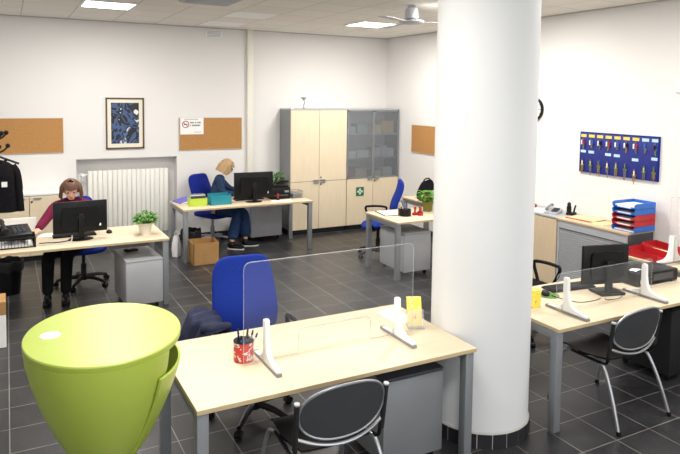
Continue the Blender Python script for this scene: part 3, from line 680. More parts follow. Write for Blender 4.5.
# key board with its keys
t = thing('key_board', 'dark blue key board full of labelled keys on the right wall', 'key board', (XW, 4.83, 1.665))
MB().box(-.022, 0, -.515, .515, -.235, .235, .004).build('board_panel', 'keyblue', t, 30)
f = MB(); f.box(-.027, 0, -.522, -.512, -.242, .242).box(-.027, 0, .512, .522, -.242, .242).box(-.027, 0, -.522, .522, -.242, -.232).box(-.027, 0, -.522, .522, .232, .242); f.build('board_frame', 'bluedark', t, 0)
ky = [.475-.1155*i*1.03 for i in range(9)]
keys = []
KM = ['red', 'greenpad', 'tblue', 'cream', 'black', 'lime']
drop = {0: .08, 1: .085, 3: .105, 4: .11, 6: .16, 8: .10}
for i, y in enumerate(ky):
    MB().box(-.0245, -.021, y-.041, y+.041, .180, .214).build('label_tag', 'ylabel' if i < 7 else 'blabel', t, 0)
    if i in drop: MB().box(-.0245, -.021, y-.040, y+.040, .05-drop[i]*.5-.018, .05-drop[i]*.5+.014).build('label_tag', 'blabel', t, 0)
    for r, zz in ((0, .165), (1, -.085-(.05 if i == 6 else 0))):
        MB().cyl((-.04, y, zz), (-.02, y, zz), .0025, n=8).build('hook', 'nickel', t)
kn = 0
place = ['first', 'second', 'third', 'fourth', 'fifth', 'sixth', 'seventh', 'eighth', 'ninth']
for i, y in enumerate(ky):
    for r, zz in ((0, .165), (1, -.085-(.05 if i == 6 else 0))):
        rr = random.Random(i*7+r); tcol = KM[(i*2+r*3) % 6]
        nm = {'red': 'red', 'greenpad': 'green', 'tblue': 'blue', 'cream': 'cream', 'black': 'black', 'lime': 'lime'}[tcol]
        kt = thing('key_bunch', '%s-tagged keys in the %s row of the key board, %s hook from the left' % (nm, 'top' if r == 0 else 'bottom', place[i]), 'keys', (XW-.034, 4.83+y, 1.665+zz), 0, 'keys on the blue key board')
        MB().tube([(0, .010*math.cos(a), -.010+.010*math.sin(a)) for a in [2*PI*k/12 for k in range(12)]], .0018, 6, True).build('key_ring', 'nickel', kt)
        for s in ((-1, 1) if r == 0 and i < 7 else (0,)):
            MB().box(-.004, .004, s*.018-.008, s*.018+.008, -.075, -.02, .002).build('key_tag', tcol if s <= 0 else 'white', kt, 30)
        kk = MB()
        for q in range(3 if r else 2):
            o = (q-1)*.016; L = rr.uniform(.10, .14) if r == 0 else rr.uniform(.13, .19)
            kk.cyl((-.003+q*.004, o, -.07), (.001+q*.004, o, -.07), .012, n=12).box(-.003+q*.004, 0+q*.004, o-.004, o+.004, -L, -.07)
        kk.build('keys', 'brass' if (i+r) % 2 else 'nickel', kt, 30)
# wall clock
t = thing('wall_clock', 'round black-rimmed wall clock half hidden behind the right side of the column', 'clock', (XW, 6.13, 2.16))
MB().lathe([(.0, 0), (.15, 0), (.155, .02), (.145, .045), (.132, .04), (.132, .025), (0, .025)], n=48).build('clock_case', 'black', t)
MB().lathe([(0, .027), (.132, .0265)], n=48).build('clock_face', 'paper', t)
h = MB().box(-.004, .004, -.01, .075, .029, .031).box(-.01, .1, -.003, .003, .031, .033)
for k in range(12):
    a = R(30*k); h.box(.105, .122, -.004, .004, .0275, .029, mtx=Matrix.Rotation(a, 4, 'Z'))
h.build('clock_hands', 'black', t, 0)
for c in t.children: c.matrix_local = Matrix.Rotation(-PI/2, 4, 'Y') @ Matrix.Rotation(-PI/2, 4, 'Z')
tag(MB().box(XW-.03, XW, 4.07, 4.15, 2.38, 2.47, .006).build('wall_sensor', 'white', smooth=30), 'small white wall box high on the right wall at the photo edge', 'sensor')
# cork boards
def cork(label, loc, w, h, rz):
    t = thing('cork_board', label, 'notice board', loc, rz, 'cork boards')
    MB().box(-w/2, w/2, -.014, 0, -h/2, h/2).build('cork_panel', 'cork', t, 0)
    f = MB(); f.box(-w/2, w/2, -.017, 0, h/2-.006, h/2).box(-w/2, w/2, -.017, 0, -h/2, -h/2+.006).box(-w/2, -w/2+.006, -.017, 0, -h/2, h/2).box(w/2-.006, w/2, -.017, 0, -h/2, h/2)
    f.build('board_edge', 'oak', t, 0); return t
cork('cork board on the back wall above the coat stand, left of the picture', (.21, YB, 1.692), 1.01, .50, 0)
cork('cork board with a no-smoking notice, between the picture and the pipe', (2.883, YB, 1.68), 1.02, .51, 0)
cork('cork board on the right wall partly hidden by the left side of the column', (XW, 8.46, 1.59), 1.02, .47, -PI/2)
t = thing('no_smoking_notice', 'white no-smoking notice pinned on the middle cork board', 'notice', (2.572, YB-.0185, 1.803))
MB().box(-.185, .185, -.001, 0, -.13, .13).build('notice_paper', 'paper', t, 0)
f = MB().tube([(-.1+.05*math.cos(a), -.002, .028+.05*math.sin(a)) for a in [2*PI*k/28 for k in range(28)]], .006, 6, True)
f.tube([(-.135, -.002, .063), (-.065, -.002, -.007)], .005, 6); f.build('prohibition_sign', 'red', t)
f = MB().box(-.13, -.07, -.002, -.001, .022, .034); f.build('cigarette_mark', 'black', t, 0)
f = MB()
for x0, x1, z in ((-.06+.03, .03, .055), (.045, .07, .055), (.085, .14, .055), (-.03, -.015, .012), (.0, .13, .012)): f.box(x0, x1, -.002, -.001, z-.011, z+.011)
for x0, x1, z in ((.04, .15, -.095), (-.12, .1, .108)): f.box(x0, x1, -.002, -.001, z-.004, z+.004)
f.build('notice_text', 'steel', t, 0)
# framed abstract print
t = thing('framed_picture', 'framed abstract print in blue and black on the back wall', 'picture', (1.567, YB, 1.857))
w_, h_ = .55, .765
f = MB(); f.box(-w_/2, w_/2, -.025, 0, h_/2-.022, h_/2).box(-w_/2, w_/2, -.025, 0, -h_/2, -h_/2+.022).box(-w_/2, -w_/2+.022, -.025, 0, -h_/2, h_/2).box(w_/2-.022, w_/2, -.025, 0, -h_/2, h_/2); f.build('picture_frame', 'frame', t, 0)
MB().box(-w_/2+.02, w_/2-.02, -.012, 0, -h_/2+.02, h_/2-.02).build('mount_board', 'mount', t, 0)
MB().box(-w_/2+.075, w_/2-.075, -.014, -.011, -h_/2+.08, h_/2-.075).build('print', 'art', t, 0)

# ------------------------------------------------------------------ radiator
t = thing('radiator', 'white column radiator in the wall niche below the picture', 'radiator', (0, 0, 0))
n = 17; x0, x1 = 1.04, 2.215; dx = (x1-x0)/n
for k in range(n):
    x = x0+dx*(k+.5)
    MB().box(x-dx*.47, x+dx*.47, YB+.05, YB+.16, .16, 1.15, .010).build('radiator_section', 'radiator', t, 50)
MB().cyl((x0, YB+.105, .22), (x1, YB+.105, .22), .025).cyl((x0, YB+.105, 1.09), (x1, YB+.105, 1.09), .025).build('header_pipes', 'radiator', t)
MB().cyl((x0-.11, YB+.105, 1.09), (x0, YB+.105, 1.09), .012).ball((x0-.07, YB+.1, 1.09), .026).cyl((x0-.07, YB+.1, 1.09), (x0-.07, YB+.02, 1.1), .022).cyl((x0-.11, YB+.105, 0), (x0-.11, YB+.105, 1.1), .011).build('valve', 'white', t)
for x in (x0+.1, x1-.1): MB().box(x-.02, x+.02, YB+.15, YB+.22, .9, .93).build('bracket', 'steel_light', t, 0)

# ------------------------------------------------------------------ tall cabinets
def tall_cabinet(label, x0, x1, glass, side):
    t = thing('storage_cabinet', label, 'cabinet', (x0, 9.35, 0)); w = x1-x0; D = .46; h = 2.065
    for a in (0, w-.02): MB().box(a, a+.02, .02, D, .08, h).build('side_panel', 'steel', t, 0)
    MB().box(.02, w-.02, D-.012, D, .08, h).build('back_panel', 'white' if glass else 'steel', t, 0)
    MB().box(0, w, 0.0, D, h, h+.022, .002).build('top_panel', 'steel_light', t, 0)
    MB().box(.01, w-.01, .04, D, 0, .078).build('plinth', 'blackm', t, 0)
    MB().box(.02, w-.02, .02, D-.012, .08, .10).box(.02, w-.02, .022, D-.012, .875, .895).build('fixed_shelf', 'steel_light', t, 0)
    for k in range(2):
        a = .004+k*(w/2-.001); b = a+w/2-.007
        d = MB().box(a, b, 0, .019, .085, .878, .0015).build('lower_door', 'maple_door', t, 0)
        MB().box(w/2-.015+(-.1 if k == 0 else .03), w/2-.015+(0 if k == 0 else .13), -.02, 0, .853, .872, .003).build('handle', 'chrome', d, 30)
        if k == 1: MB().cyl((a+.03, -.008, .83), (a+.03, 0, .83), .012, n=14).build('lock', 'blackm', d)
        if not glass:
            d = MB().box(a, b, 0, .019, .886, h-.004, .0015).build('upper_door', 'maple_door', t, 0)
            MB().box(w/2-.015+(-.1 if k == 0 else .03), w/2-.015+(0 if k == 0 else .13), -.02, 0, .892, .911, .003).build('handle', 'chrome', d, 30)
            if k == 1: MB().cyl((a+.03, -.008, .945), (a+.03, 0, .945), .012, n=14).build('lock', 'blackm', d)
        else:
            f = MB(); f.box(a, a+.022, 0, .019, .886, h-.004).box(b-.022, b, 0, .019, .886, h-.004).box(a, b, 0, .019, .886, .908).box(a, b, 0, .019, h-.026, h-.004)
            d = f.build('glass_door', 'steel', t, 0)
            MB().box(a+.02, b-.02, .007, .011, .905, h-.024).build('door_pane', 'glass', d, 0)
            MB().box(w/2-.015+(-.1 if k == 0 else .03), w/2-.015+(0 if k == 0 else .13), -.02, 0, .890, .908, .003).build('handle', 'chrome', d, 30)
    if glass:
        for z in (1.22, 1.63): MB().box(.02, w-.02, .03, D-.012, z, z+.02).build('shelf', 'steel_light', t, 0)
    return t
tall_cabinet('tall maple cabinet with solid upper doors, left of the glass-doored one', 4.065, 5.105, False, 1)
tall_cabinet('tall cabinet with glazed upper doors at the back right corner', 5.112, 6.155, True, 0)
# boxes and binders behind the glass
pale = [mat('shelf_box_%d' % i, c, .7, noise=.05) for i, c in enumerate(((226, 226, 224), (206, 176, 120), (150, 178, 168), (214, 196, 170), (186, 190, 206), (190, 120, 110), (232, 222, 190)))]
sh = [(1.652, [(5.18, .14, .13, 4), (5.36, .2, .17, 2), (5.70, .14, .15, 3), (5.86, .24, .22, 1)]), (1.242, [(5.17, .17, .10, 0), (5.37, .22, .11, 0), (5.70, .13, .16, 4), (5.85, .12, .19, 4), (5.99, .12, .14, 0)]), (.897, [(5.17, .12, .14, 5), (5.32, .24, .16, 3), (5.70, .15, .10, 6), (5.90, .18, .15, 0)])]
wh = {1.652: 'top', 1.242: 'middle', .897: 'bottom'}; cn = {0: 'white', 1: 'tan', 2: 'pale green', 3: 'beige', 4: 'lavender grey', 5: 'faded red', 6: 'cream'}; pn = ['first', 'second', 'third', 'fourth', 'fifth']
for z, L in sh:
    for i, (x, w, h, c) in enumerate(L):
        t = thing('storage_box', '%s box behind the cabinet glass, %s from left on the %s shelf' % (cn[c], pn[i], wh[z]), 'box', (x, 9.44, z), 0, 'boxes behind the cabinet glass')
        MB().box(0, w, 0, .24, .0005, h*.78, .003).build('box_body', pale[c], t, 0); MB().box(-.003, w+.003, -.003, .243, h*.74, h, .003).build('box_lid', pale[c], t, 0)
t = thing('first_aid_sign', 'green first aid sign with white cross on the glazed cabinet lower door', 'sign', (5.372, 9.348, .66))
MB().box(-.077, .077, -.003, 0, -.077, .077).build('sign_plate', 'green', t, 0)
MB().box(-.05, .05, -.005, -.003, -.017, .017).box(-.017, .017, -.005, -.003, -.05, .05).build('white_cross', 'paper', t, 0)
t = thing('antenna_camera', 'small silver swivel device standing on the tall maple cabinet', 'device', (4.37, 9.52, 2.087))
MB().lathe([(0, 0), (.03, 0), (.025, .01), (.006, .016), (.006, .06)], n=16).build('device_foot', 'nickel', t)
MB().tube([(0, 0, .055), (.012, -.006, .10), (0, 0, .15)], .008, 8).build('device_arm', 'nickel', t)
MB().lathe([(0, .145), (.018, .15), (.045, .175), (.045, .19), (0, .2)], n=20).build('device_head', 'steel_light', t)
t = thing('white_adapter', 'tiny white stick adapter beside the silver device on the cabinet', 'device', (4.17, 9.55, 2.087))
MB().box(-.03, .03, -.03, .03, 0, .02, .004).build('adapter_base', 'white', t, 30); MB().cyl((.0, 0, .02), (.01, 0, .085), .007, n=10).build('aerial', 'white', t)

# low cabinet at left of back wall
t = thing('low_sideboard', 'low beige sideboard with white top along the back wall behind the coat stand', 'cabinet', (-1.2, 9.40, 0)); W = 1.93
MB().box(0, W, .02, .41, .07, .90).build('cabinet_body', 'oak', t, 0)
MB().box(0, W, .05, .41, 0, .07).build('plinth', 'blackm', t, 0)
MB().box(-.01, W+.01, -.005, .415, .902, .935, .003).build('cabinet_top', 'white', t, 30)
for k in range(4):
    d = MB().box(.005+k*W/4, W/4-.005+k*W/4, 0, .019, .08, .895, .0015).build('door', 'maple_door', t, 0)
    s = .05 if k % 2 else W/4-.15
    MB().box(s+k*W/4, s+.1+k*W/4, -.018, 0, .86, .875, .003).build('handle', 'chrome', d, 30)
    if k % 2: MB().cyl((.03+k*W/4, -.008, .82), (.03+k*W/4, 0, .82), .012, n=12).build('lock', 'blackm', d)

# coat stand and jacket
t = thing('coat_stand', 'black coat stand at the left edge of the photo', 'coat stand', (-.12, 8.62, 0))
MB().cyl((0, 0, .02), (0, 0, 1.78), .018).build('pole', 'black', t)
MB().lathe([(0, 0), (.2, 0), (.2, .015), (.03, .04), (0, .04)], n=36).build('stand_foot', 'black', t)
for z, n_, r in ((1.80, 5, .115), (1.64, 4, .13)):
    for k in range(n_):
        a = 2*PI*k/n_+.25; d = Vector((math.cos(a), math.sin(a), 0))
        h = MB().tube(arc([Vector((0, 0, z-.08)), d*r*.6+Vector((0, 0, z-.05)), d*r+Vector((0, 0, z))], 6), .011, 8).ball(d*r+Vector((0, 0, z+.01)), .028, 14); h.build('coat_hook', 'black', t)
MB().ball((0, 0, 1.79), .03).build('finial', 'black', t)
t = thing('hanging_coat', 'black jacket on a hanger on the coat stand at the left edge', 'jacket', (-.09, 8.44, 1.515))
def hg(u, v):
    a = 2*PI*u; b = v
    wx = .02+.155*min(1, (b/.16))**.6 if b < .16 else .175+.03*b; wy = .05+.055*min(1, b/.3)
    return (wx*math.cos(a)+.008*math.sin(7*a+4*b), wy*math.sin(a)*(1+.12*math.sin(5*a)), -.02-.62*b+(.0 if b > .16 else 0))
MB().grid(hg, 32, 20).build('coat_body', 'blackcloth', t, 70)
for s in (-1, 1):
    MB().tube(arc([(s*.13, 0, -.09), (s*.185, -.01, -.2), (s*.205, -.02, -.4), (s*.22, -.03, -.64)], 6), [.05]*6+[.045]*6+[.04]*7, 12).build('sleeve', 'blackcloth', t)
MB().tube(arc([(-.07, -.02, -.02), (-.03, -.06, -.08), (.0, -.1, -.2)], 5), .018, 8).tube(arc([(.07, -.02, -.02), (.03, -.06, -.08), (.0, -.1, -.2)], 5), .018, 8).build('collar', 'blackcloth', t)
MB().box(.02, .08, -.112, -.104, -.33, -.27).build('coat_badge', 'paper', t, 0)
MB().tube(arc([(-.17, 0, -.06), (-.05, 0, .0), (0, 0, .02), (.05, 0, .0), (.21, 0, -.07)], 6), .013, 8).tube(arc([(0, 0, .02), (0, .0, .06), (0, .03, .085), (0, .05, .07)], 6), .004, 6).build('hanger', 'black', t)

# ------------------------------------------------------------------ left desk group
make_desk('pale maple desk at the left with a seated woman in maroon behind a monitor', -.20, 1.535, 6.81, 7.66)
make_pedestal('grey drawer pedestal under the right end of the left desk', 1.250, 7.085, .385, .62, .54, R(3), 'steel_light', 'steel_light')
t = thing('phone_handset', 'black phone and charger lying on the grey pedestal under the left desk', 'telephone', (1.22, 7.22, .54), R(20))
MB().box(-.09, .05, -.035, .035, 0, .022, .008).build('handset_body', 'black', t, 30); MB().ball((-.08, 0, .02), (.03, .034, .016), 12).build('earpiece', 'blackm', t); MB().box(-.04, .03, -.02, .02, .022, .025).build('handset_keys', 'steel_dark', t, 0)
make_monitor('black monitor seen from behind on the left desk hiding the woman in maroon', (.675, 7.16, .74), R(3), .54, .335, .075)
make_keyboard('black keyboard behind the monitor on the left desk', (.63, 7.36, .74), 0)
make_mouse('black mouse right of the monitor on the left desk', (.99, 7.36, .74), 0)
make_plant('small leafy green plant in a cream pot on the left desk corner', (1.335, 7.10, .74), 'potw', .058, .076, .135, 190, .115, .14, 3)
t = thing('mesh_tray', 'black wire mesh letter tray on the left desk at the photo edge', 'document tray', (.06, 7.10, .74))
f = MB()
for z in (.008, .10): f.tube([(-.17, -.13, z), (.17, -.13, z), (.17, .15, z), (-.17, .15, z)], .006, 6, True)
for x, y in ((-.17, -.13), (.17, -.13), (.17, .15), (-.17, .15)): f.cyl((x, y, 0), (x, y, .105), .006, n=8)
f.build('tray_frame', 'black', t)
f = MB()
for k in range(12):
    x = -.16+k*.029; f.cyl((x, -.13, .008), (x, -.13, .10), .0022, n=5).cyl((x, .15, .008), (x, .15, .10), .0022, n=5)
for k in range(10):
    y = -.12+k*.029; f.cyl((.17, y, .008), (.17, y, .10), .0022, n=5).cyl((-.17, y, .008), (-.17, y, .10), .0022, n=5)
f.box(-.17, .17, -.13, .15, .006, .009).box(.167, .17, -.13, .15, .008, .10).box(-.17, .17, .147, .15, .008, .10); f.build('wire_mesh', 'blackm', t)
tag(MB().box(-.15, .15, -.11, .13, 0, .018).build('paper_pile', 'paper', smooth=0, loc=(.06, 7.10, .7492)), 'paper pile inside the black mesh tray on the left desk', 'paper')
t = thing('desk_phone', 'black office telephone on top of the mesh tray on the left desk', 'telephone', (.05, 7.12, .846), R(10))
t.scale = (1.2, 1.15, 1.2)
MB().prism([(-.11, 0), (.11, 0), (.11, .075), (-.11, .025)], -.13, .12, 'yz', .006).build('phone_base', 'black', t, 30)
MB().tube(arc([(-.09, -.11, .06), (-.09, -.05, .085), (-.09, .05, .105), (-.09, .11, .11)], 6), [.026]*5+[.017]*9+[.026]*5, 10).build('handset', 'blackm', t)
k = MB()
for r in range(4):
    for c in range(3): k.box(-.02+c*.035, .006+c*.035, -.07+r*.032, -.05+r*.032, .03, .05+.007*r)
k.build('keypad', 'steel_dark', t, 0)
t = thing('desk_divider', 'white low board standing behind the phone on the left desk', 'board', (.03, 7.63, .74))
MB().box(-.24, .235, -.008, .008, .004, .19, .002).build('board_face', 'paper', t, 0)
for x in (-.18, .18): MB().box(x-.02, x+.02, -.02, .02, 0, .01).build('board_foot', 'steel_light', t, 0)
sheet('paper_sheet', 'white papers left of the monitor on the left desk', .40, 7.48, .24, .2, R(-12), .7402, 'paper', .003)
cable('desk_cable', 'pale cables tangled in front of the monitor on the left desk', [(.25, 7.02, .745), (.32, 7.00, .745), (.40, 7.03, .745), (.5, 6.99, .745), (.57, 7.06, .747), (.585, 7.10, .80)], .006, 'cable_w')
cable('desk_cable', 'black cable running from the mesh tray to the monitor foot on the left desk', [(.27, 7.10, .745), (.36, 7.10, .745), (.46, 7.08, .745), (.56, 7.13, .745)], .005, 'black')
make_bin('black lined waste bin on the floor behind the left desk at the photo edge', (-.02, 8.02, 0), .15, .37, 'blackm')
t = thing('storage_carton', 'white and brown box on the floor at the left edge below the left desk', 'box', (-.155, 6.43, 0))
MB().box(-.12, .11, -.14, .14, 0, .30, .003).build('box_body', 'paper', t, 0); MB().box(-.122, .112, -.142, .142, .30, .42, .003).build('box_lid', 'carton', t, 0)
make_task_chair('blue task chair under the seated woman in maroon', (.78, 7.99, 0), R(8), 'black', False, .48, 1.03)

# ------------------------------------------------------------------ middle back desk
make_desk('pale maple desk with a seated woman in denim at the back wall', 2.085, 4.02, 8.385, 9.215)
make_pedestal('grey drawer pedestal behind the back desk, against the wall beside the tall cabinets', 3.62, 9.50, .52, .48, .60, 0, 'steel_light', 'steel_light')
make_monitor('black monitor seen from behind on the back desk beside the woman in denim', (3.18, 8.66, .74), R(-2), .59, .385, .05)
t = thing('card_tray', 'lime green box of cards on the back desk', 'storage box', (2.345, 8.67, .74), R(-2))
f = MB().box(-.12, .12, -.075, .075, 0, .004).box(-.12, .12, -.075, -.071, 0, .11).box(-.12, .12, .071, .075, 0, .13).box(-.12, -.116, -.075, .075, 0, .12).box(.116, .12, -.075, .075, 0, .12); f.build('box_shell', 'limecard', t, 0)
for k in range(6):
    tag(MB().box(-.105, .105, 0, .012, 0, .14+.008*(k % 3)).build('card_pack', ('steel_dark', 'paper', 'steel')[k % 3], smooth=0, loc=(2.345, 8.615+k*.02, .7445)), 'pack of dark and white cards in the lime green box', 'cards', 'cards in the lime box')
t = thing('card_tray', 'teal box on the back desk in front of the woman in denim', 'storage box', (2.665, 8.67, .74))
f = MB().box(-.15, .15, -.085, .085, 0, .004).box(-.15, .15, -.085, -.081, 0, .135).box(-.15, .15, .081, .085, 0, .15).box(-.15, -.146, -.085, .085, 0, .14).box(.146, .15, -.085, .085, 0, .14); f.build('box_shell', 'teal', t, 0)
MB().box(-.04, .04, -.088, -.085, .085, .11).build('label_slot', 'teal', t, 0)
t = thing('ring_binder', 'violet ring binder lying at the left end of the back desk', 'folder', (2.315, 9.04, .74), R(12))
MB().prism([(-.19, 0), (.17, 0), (.17, .09), (-.19, .015)], -.14, .14, 'xz', .003).build('binder_cover', 'purple', t, 0)
MB().prism([(-.18, .005), (.172, .006), (.172, .083), (-.18, .012)], -.141, .141, 'xz').build('binder_pages', 'paper', t, 0)
t = thing('label_printer', 'black printer on the back desk right of the monitor', 'printer', (3.63, 8.86, .74))
MB().prism([(-.16, 0), (.16, 0), (.16, .13), (.1, .17), (-.16, .17)], -.15, .15, 'yz', .008).build('printer_case', 'black', t, 30)
MB().box(-.11, .11, -.165, -.158, .05, .07).build('paper_slot', 'steel_dark', t, 0); MB().box(.06, .13, -.1605, -.159, .1, .13).build('control_panel', 'steel', t, 0)
t = thing('desk_phone', 'black telephone on top of the printer on the back desk', 'telephone', (3.70, 8.86, .912), R(-10))
MB().prism([(-.09, 0), (.09, 0), (.09, .06), (-.09, .02)], -.10, .10, 'yz', .005).build('phone_base', 'black', t, 30)
MB().tube(arc([(-.09, -.07, .06), (-.03, -.07, .09), (.05, -.07, .095), (.1, -.07, .075)], 6), [.022]*5+[.015]*9+[.022]*5, 10).build('handset', 'blackm', t)
make_plant('leafy green plant behind the printer on the back desk', (3.69, 9.105, .74), 'poto', .055, .07, .18, 150, .13, .20, 5, 'leafd', .09, .045)
t = thing('red_stamp', 'small red stamp between monitor and printer on the back desk', 'stamp', (3.555, 8.64, .74))
MB().box(-.022, .022, -.015, .015, 0, .03, .003).build('stamp_foot', 'black', t, 30); MB().lathe([(0, .03), (.012, .03), (.01, .06), (.018, .08), (.012, .1), (0, .102)], n=16).build('stamp_grip', 'red', t)
t = thing('wire_basket', 'silver wire basket at the right end of the back desk', 'basket', (3.90, 8.78, .74))
f = MB()
for z in (.006, .055, .105): f.tube([(-.085, -.1, z), (.085, -.1, z), (.085, .1, z), (-.085, .1, z)], .003, 6, True)
f.build('basket_rims', 'nickel', t)
f = MB()
for k in range(9):
    x = -.08+k*.02; f.cyl((x, -.1, 0), (x, -.1, .105), .0016, n=5).cyl((x, .1, 0), (x, .1, .105), .0016, n=5)
for k in range(9):
    y = -.09+k*.0225; f.cyl((-.085, y, 0), (-.085, y, .105), .0016, n=5).cyl((.085, y, 0), (.085, y, .105), .0016, n=5)
f.box(-.085, .085, -.1, .1, .002, .004); f.build('basket_wires', 'nickel', t)
tag(MB().box(-.07, .07, -.08, .08, 0, .06, .003).build('card_pack', 'steel', smooth=0, loc=(3.90, 8.78, .745)), 'grey card pack inside the silver wire basket', 'cards')
sheet('paper_sheet', 'loose white papers in front of the printer on the back desk', 3.58, 8.54, .30, .14, R(-8), .7402, 'paper', .003)
make_keyboard('black keyboard behind the monitor on the back desk', (3.18, 8.88, .74), 0)
t = thing('cardboard_box', 'open brown cardboard box on the floor under the back desk', 'box', (2.352, 8.39, 0))
f = MB(); W_, D_, H_ = .175, .165, .30
f.box(-W_, W_, -D_, D_, 0, .006).box(-W_, W_, -D_, -D_+.006, 0, H_).box(-W_, W_, D_-.006, D_, 0, H_).box(-W_, -W_+.006, -D_, D_, 0, H_).box(W_-.006, W_, -D_, D_, 0, H_); f.build('box_shell', 'carton', t, 0)
MB().box(-W_+.007, W_-.007, -.0, .12, .007, .02).build('inner_flap', 'carton', t, 0)
make_bin('black lined waste bin under the left end of the back desk behind the carton', (2.29, 8.80, 0), .135, .36, 'blackm')
t = thing('plastic_bag', 'white plastic bag beside the waste bin under the back desk', 'bag', (2.09, 8.84, 0))
MB().grid(lambda u, v: ((.055+.02*math.sin(4*PI*u+3*v))*math.cos(2*PI*u)*(1-.5*v*v), (.05+.015*math.sin(6*PI*u))*math.sin(2*PI*u)*(1-.5*v*v), .004+.30*v), 28, 10, .002).build('bag_body', 'whitebag', t, 70)
MB().tube(arc([(-.02, 0, .29), (-.02, 0, .35), (.01, 0, .37), (.025, 0, .33), (.02, 0, .29)], 5), .005, 6).build('bag_handle', 'whitebag', t)
make_task_chair('blue task chair with silver base under the woman in denim', (2.79, 9.43, 0), R(26), 'chrome', False, .45, 1.06, 'bluedark', back_w=.42)

# ------------------------------------------------------------------ desk left of the column
make_desk('maple desk directly left of the column holding a black pen holder', 4.262, 5.70, 6.46, 7.27)
make_pedestal('grey drawer pedestal under the desk directly left of the column', 4.64, 6.86, .41, .60, .565, 0, 'steel_light', 'steel_light')
make_desk('maple return desk beyond the column with a black bag on it', 5.45, 6.15, 7.50, 8.17)
make_task_chair('blue task chair with black armrest turned sideways beside the tall cabinets', (4.70, 7.64, 0), R(-118), 'black', True, .56, 1.12)
t = thing('pen_holder', 'round black pen holder on the desk left of the column', 'pen holder', (4.61, 6.83, .74))
MB().lathe([(0, 0), (.085, 0), (.085, .085), (.078, .085), (.078, .02), (0, .02)], n=32).build('holder_wall', 'black', t)
for k in range(3): a = R(120*k+20); MB().cyl((.035*math.cos(a), .035*math.sin(a), .02), (.035*math.cos(a), .035*math.sin(a), .09), .028, n=16).build('holder_cup', 'blackm', t)
for dx, dy, ex, ey, L, m in ((-.03, 0, -.06, .0, .2, 'cream'), (-.05, .02, -.07, .03, .18, 'oak_top'), (.02, -.02, .01, -.03, .19, 'purple'), (.03, .02, .03, .03, .18, 'nickel'), (0, .04, -.01, .05, .2, 'tblue')):
    make_pen('pen standing in the round black pen holder', (4.61+dx, 6.83+dy, .832), (4.61+ex, 6.83+ey, .74+L), m, 'pens in the round black holder').scale = (1.5, 1.5, 1)
for x, y, m, lb in ((4.755, 6.80, 'red', 'red-handled stamp right of the round black pen holder'), (4.80, 6.74, 'red', 'red stamp nearest the desk front, left of the potted plant'), (4.855, 6.83, 'greenpad', 'green-handled stamp beside the potted plant left of the column')):
    t = thing('rubber_stamp', lb, 'stamp', (x, y, .74), 0, 'rubber stamps left of the column')
    MB().box(-.032, .032, -.02, .02, 0, .035, .004).build('stamp_foot', 'black' if m != 'red' else 'red', t, 30); MB().lathe([(0, .035), (.014, .035), (.011, .07), (.021, .09), (.014, .115), (0, .118)], n=16).build('stamp_grip', m, t)
make_plant('leafy plant in an olive pot against the left side of the column', (5.09, 6.98, .74), 'poto', .06, .075, .14, 140, .12, .16, 9, 'leaf', .08, .05)
t = thing('clipboard', 'dark blue clipboard with white paper on the desk left of the column', 'clipboard', (4.50, 7.05, .74), R(-10))
MB().box(-.13, .13, -.18, .18, 0, .006, .002).build('board', 'navy', t, 0); MB().box(-.115, .125, -.17, .165, .006, .009).build('paper', 'paper', t, 0); MB().box(-.04, .04, .15, .178, .006, .016, .003).build('clip', 'nickel', t, 0)
t = thing('black_bag', 'black bag on the return desk at the left edge of the column', 'bag', (5.70, 7.83, .79))
MB().grid(lambda u, v: ((.17+.02*math.sin(6*PI*u))*math.cos(2*PI*u)*(1-.75*max(0, v-.3)**1.5)*(.9 if v < .05 else 1), (.12+.012*math.sin(8*PI*u))*math.sin(2*PI*u)*(1-.75*max(0, v-.3)**1.5), -.05+.27*v+.02*math.sin(4*PI*u)*v), 32, 12, .006).build('bag_body', 'blackcloth', t, 70)
MB().tube(arc([(-.08, 0, .17), (-.06, 0, .25), (.03, 0, .26), (.07, 0, .18)], 6), .012, 8).build('bag_strap', 'blackm', t)
t = thing('red_box', 'small red box next to the black bag on the return desk', 'box', (5.53, 7.66, .74))
MB().box(-.06, .06, -.05, .05, 0, .075, .004).build('box_body', 'red', t, 30); MB().box(-.062, .062, -.052, .052, .075, .098, .004).build('box_lid', 'red', t, 30)

# ------------------------------------------------------------------ people
def skin_mesh(verts, edges, sub=2):
    """verts: name -> (pos, radius); grown with a Skin modifier"""
    bm = bmesh.new(); L = bm.verts.layers.skin.verify(); V = {}
    for i, (k, (p, r)) in enumerate(verts.items()):
        v = bm.verts.new(p); V[k] = v; rr = (r, r) if not hasattr(r, '__len__') else r
        v[L].radius = rr; v[L].use_root = (i == 0)
    for a, b in edges: bm.edges.new((V[a], V[b]))
    me = bpy.data.meshes.new('sk'); bm.to_mesh(me); bm.free()
    o = bpy.data.objects.new('sk', me); COL.objects.link(o)
    m = o.modifiers.new('s', 'SKIN'); m.use_smooth_shade = True
    s = o.modifiers.new('u', 'SUBSURF'); s.levels = sub; s.render_levels = sub
    dg = bpy.context.evaluated_depsgraph_get(); dg.update()
    out = bpy.data.meshes.new_from_object(o.evaluated_get(dg)); bpy.data.objects.remove(o); bpy.data.meshes.remove(me)
    return out
def chain(V, E, names):
    E += list(zip(names, names[1:]))
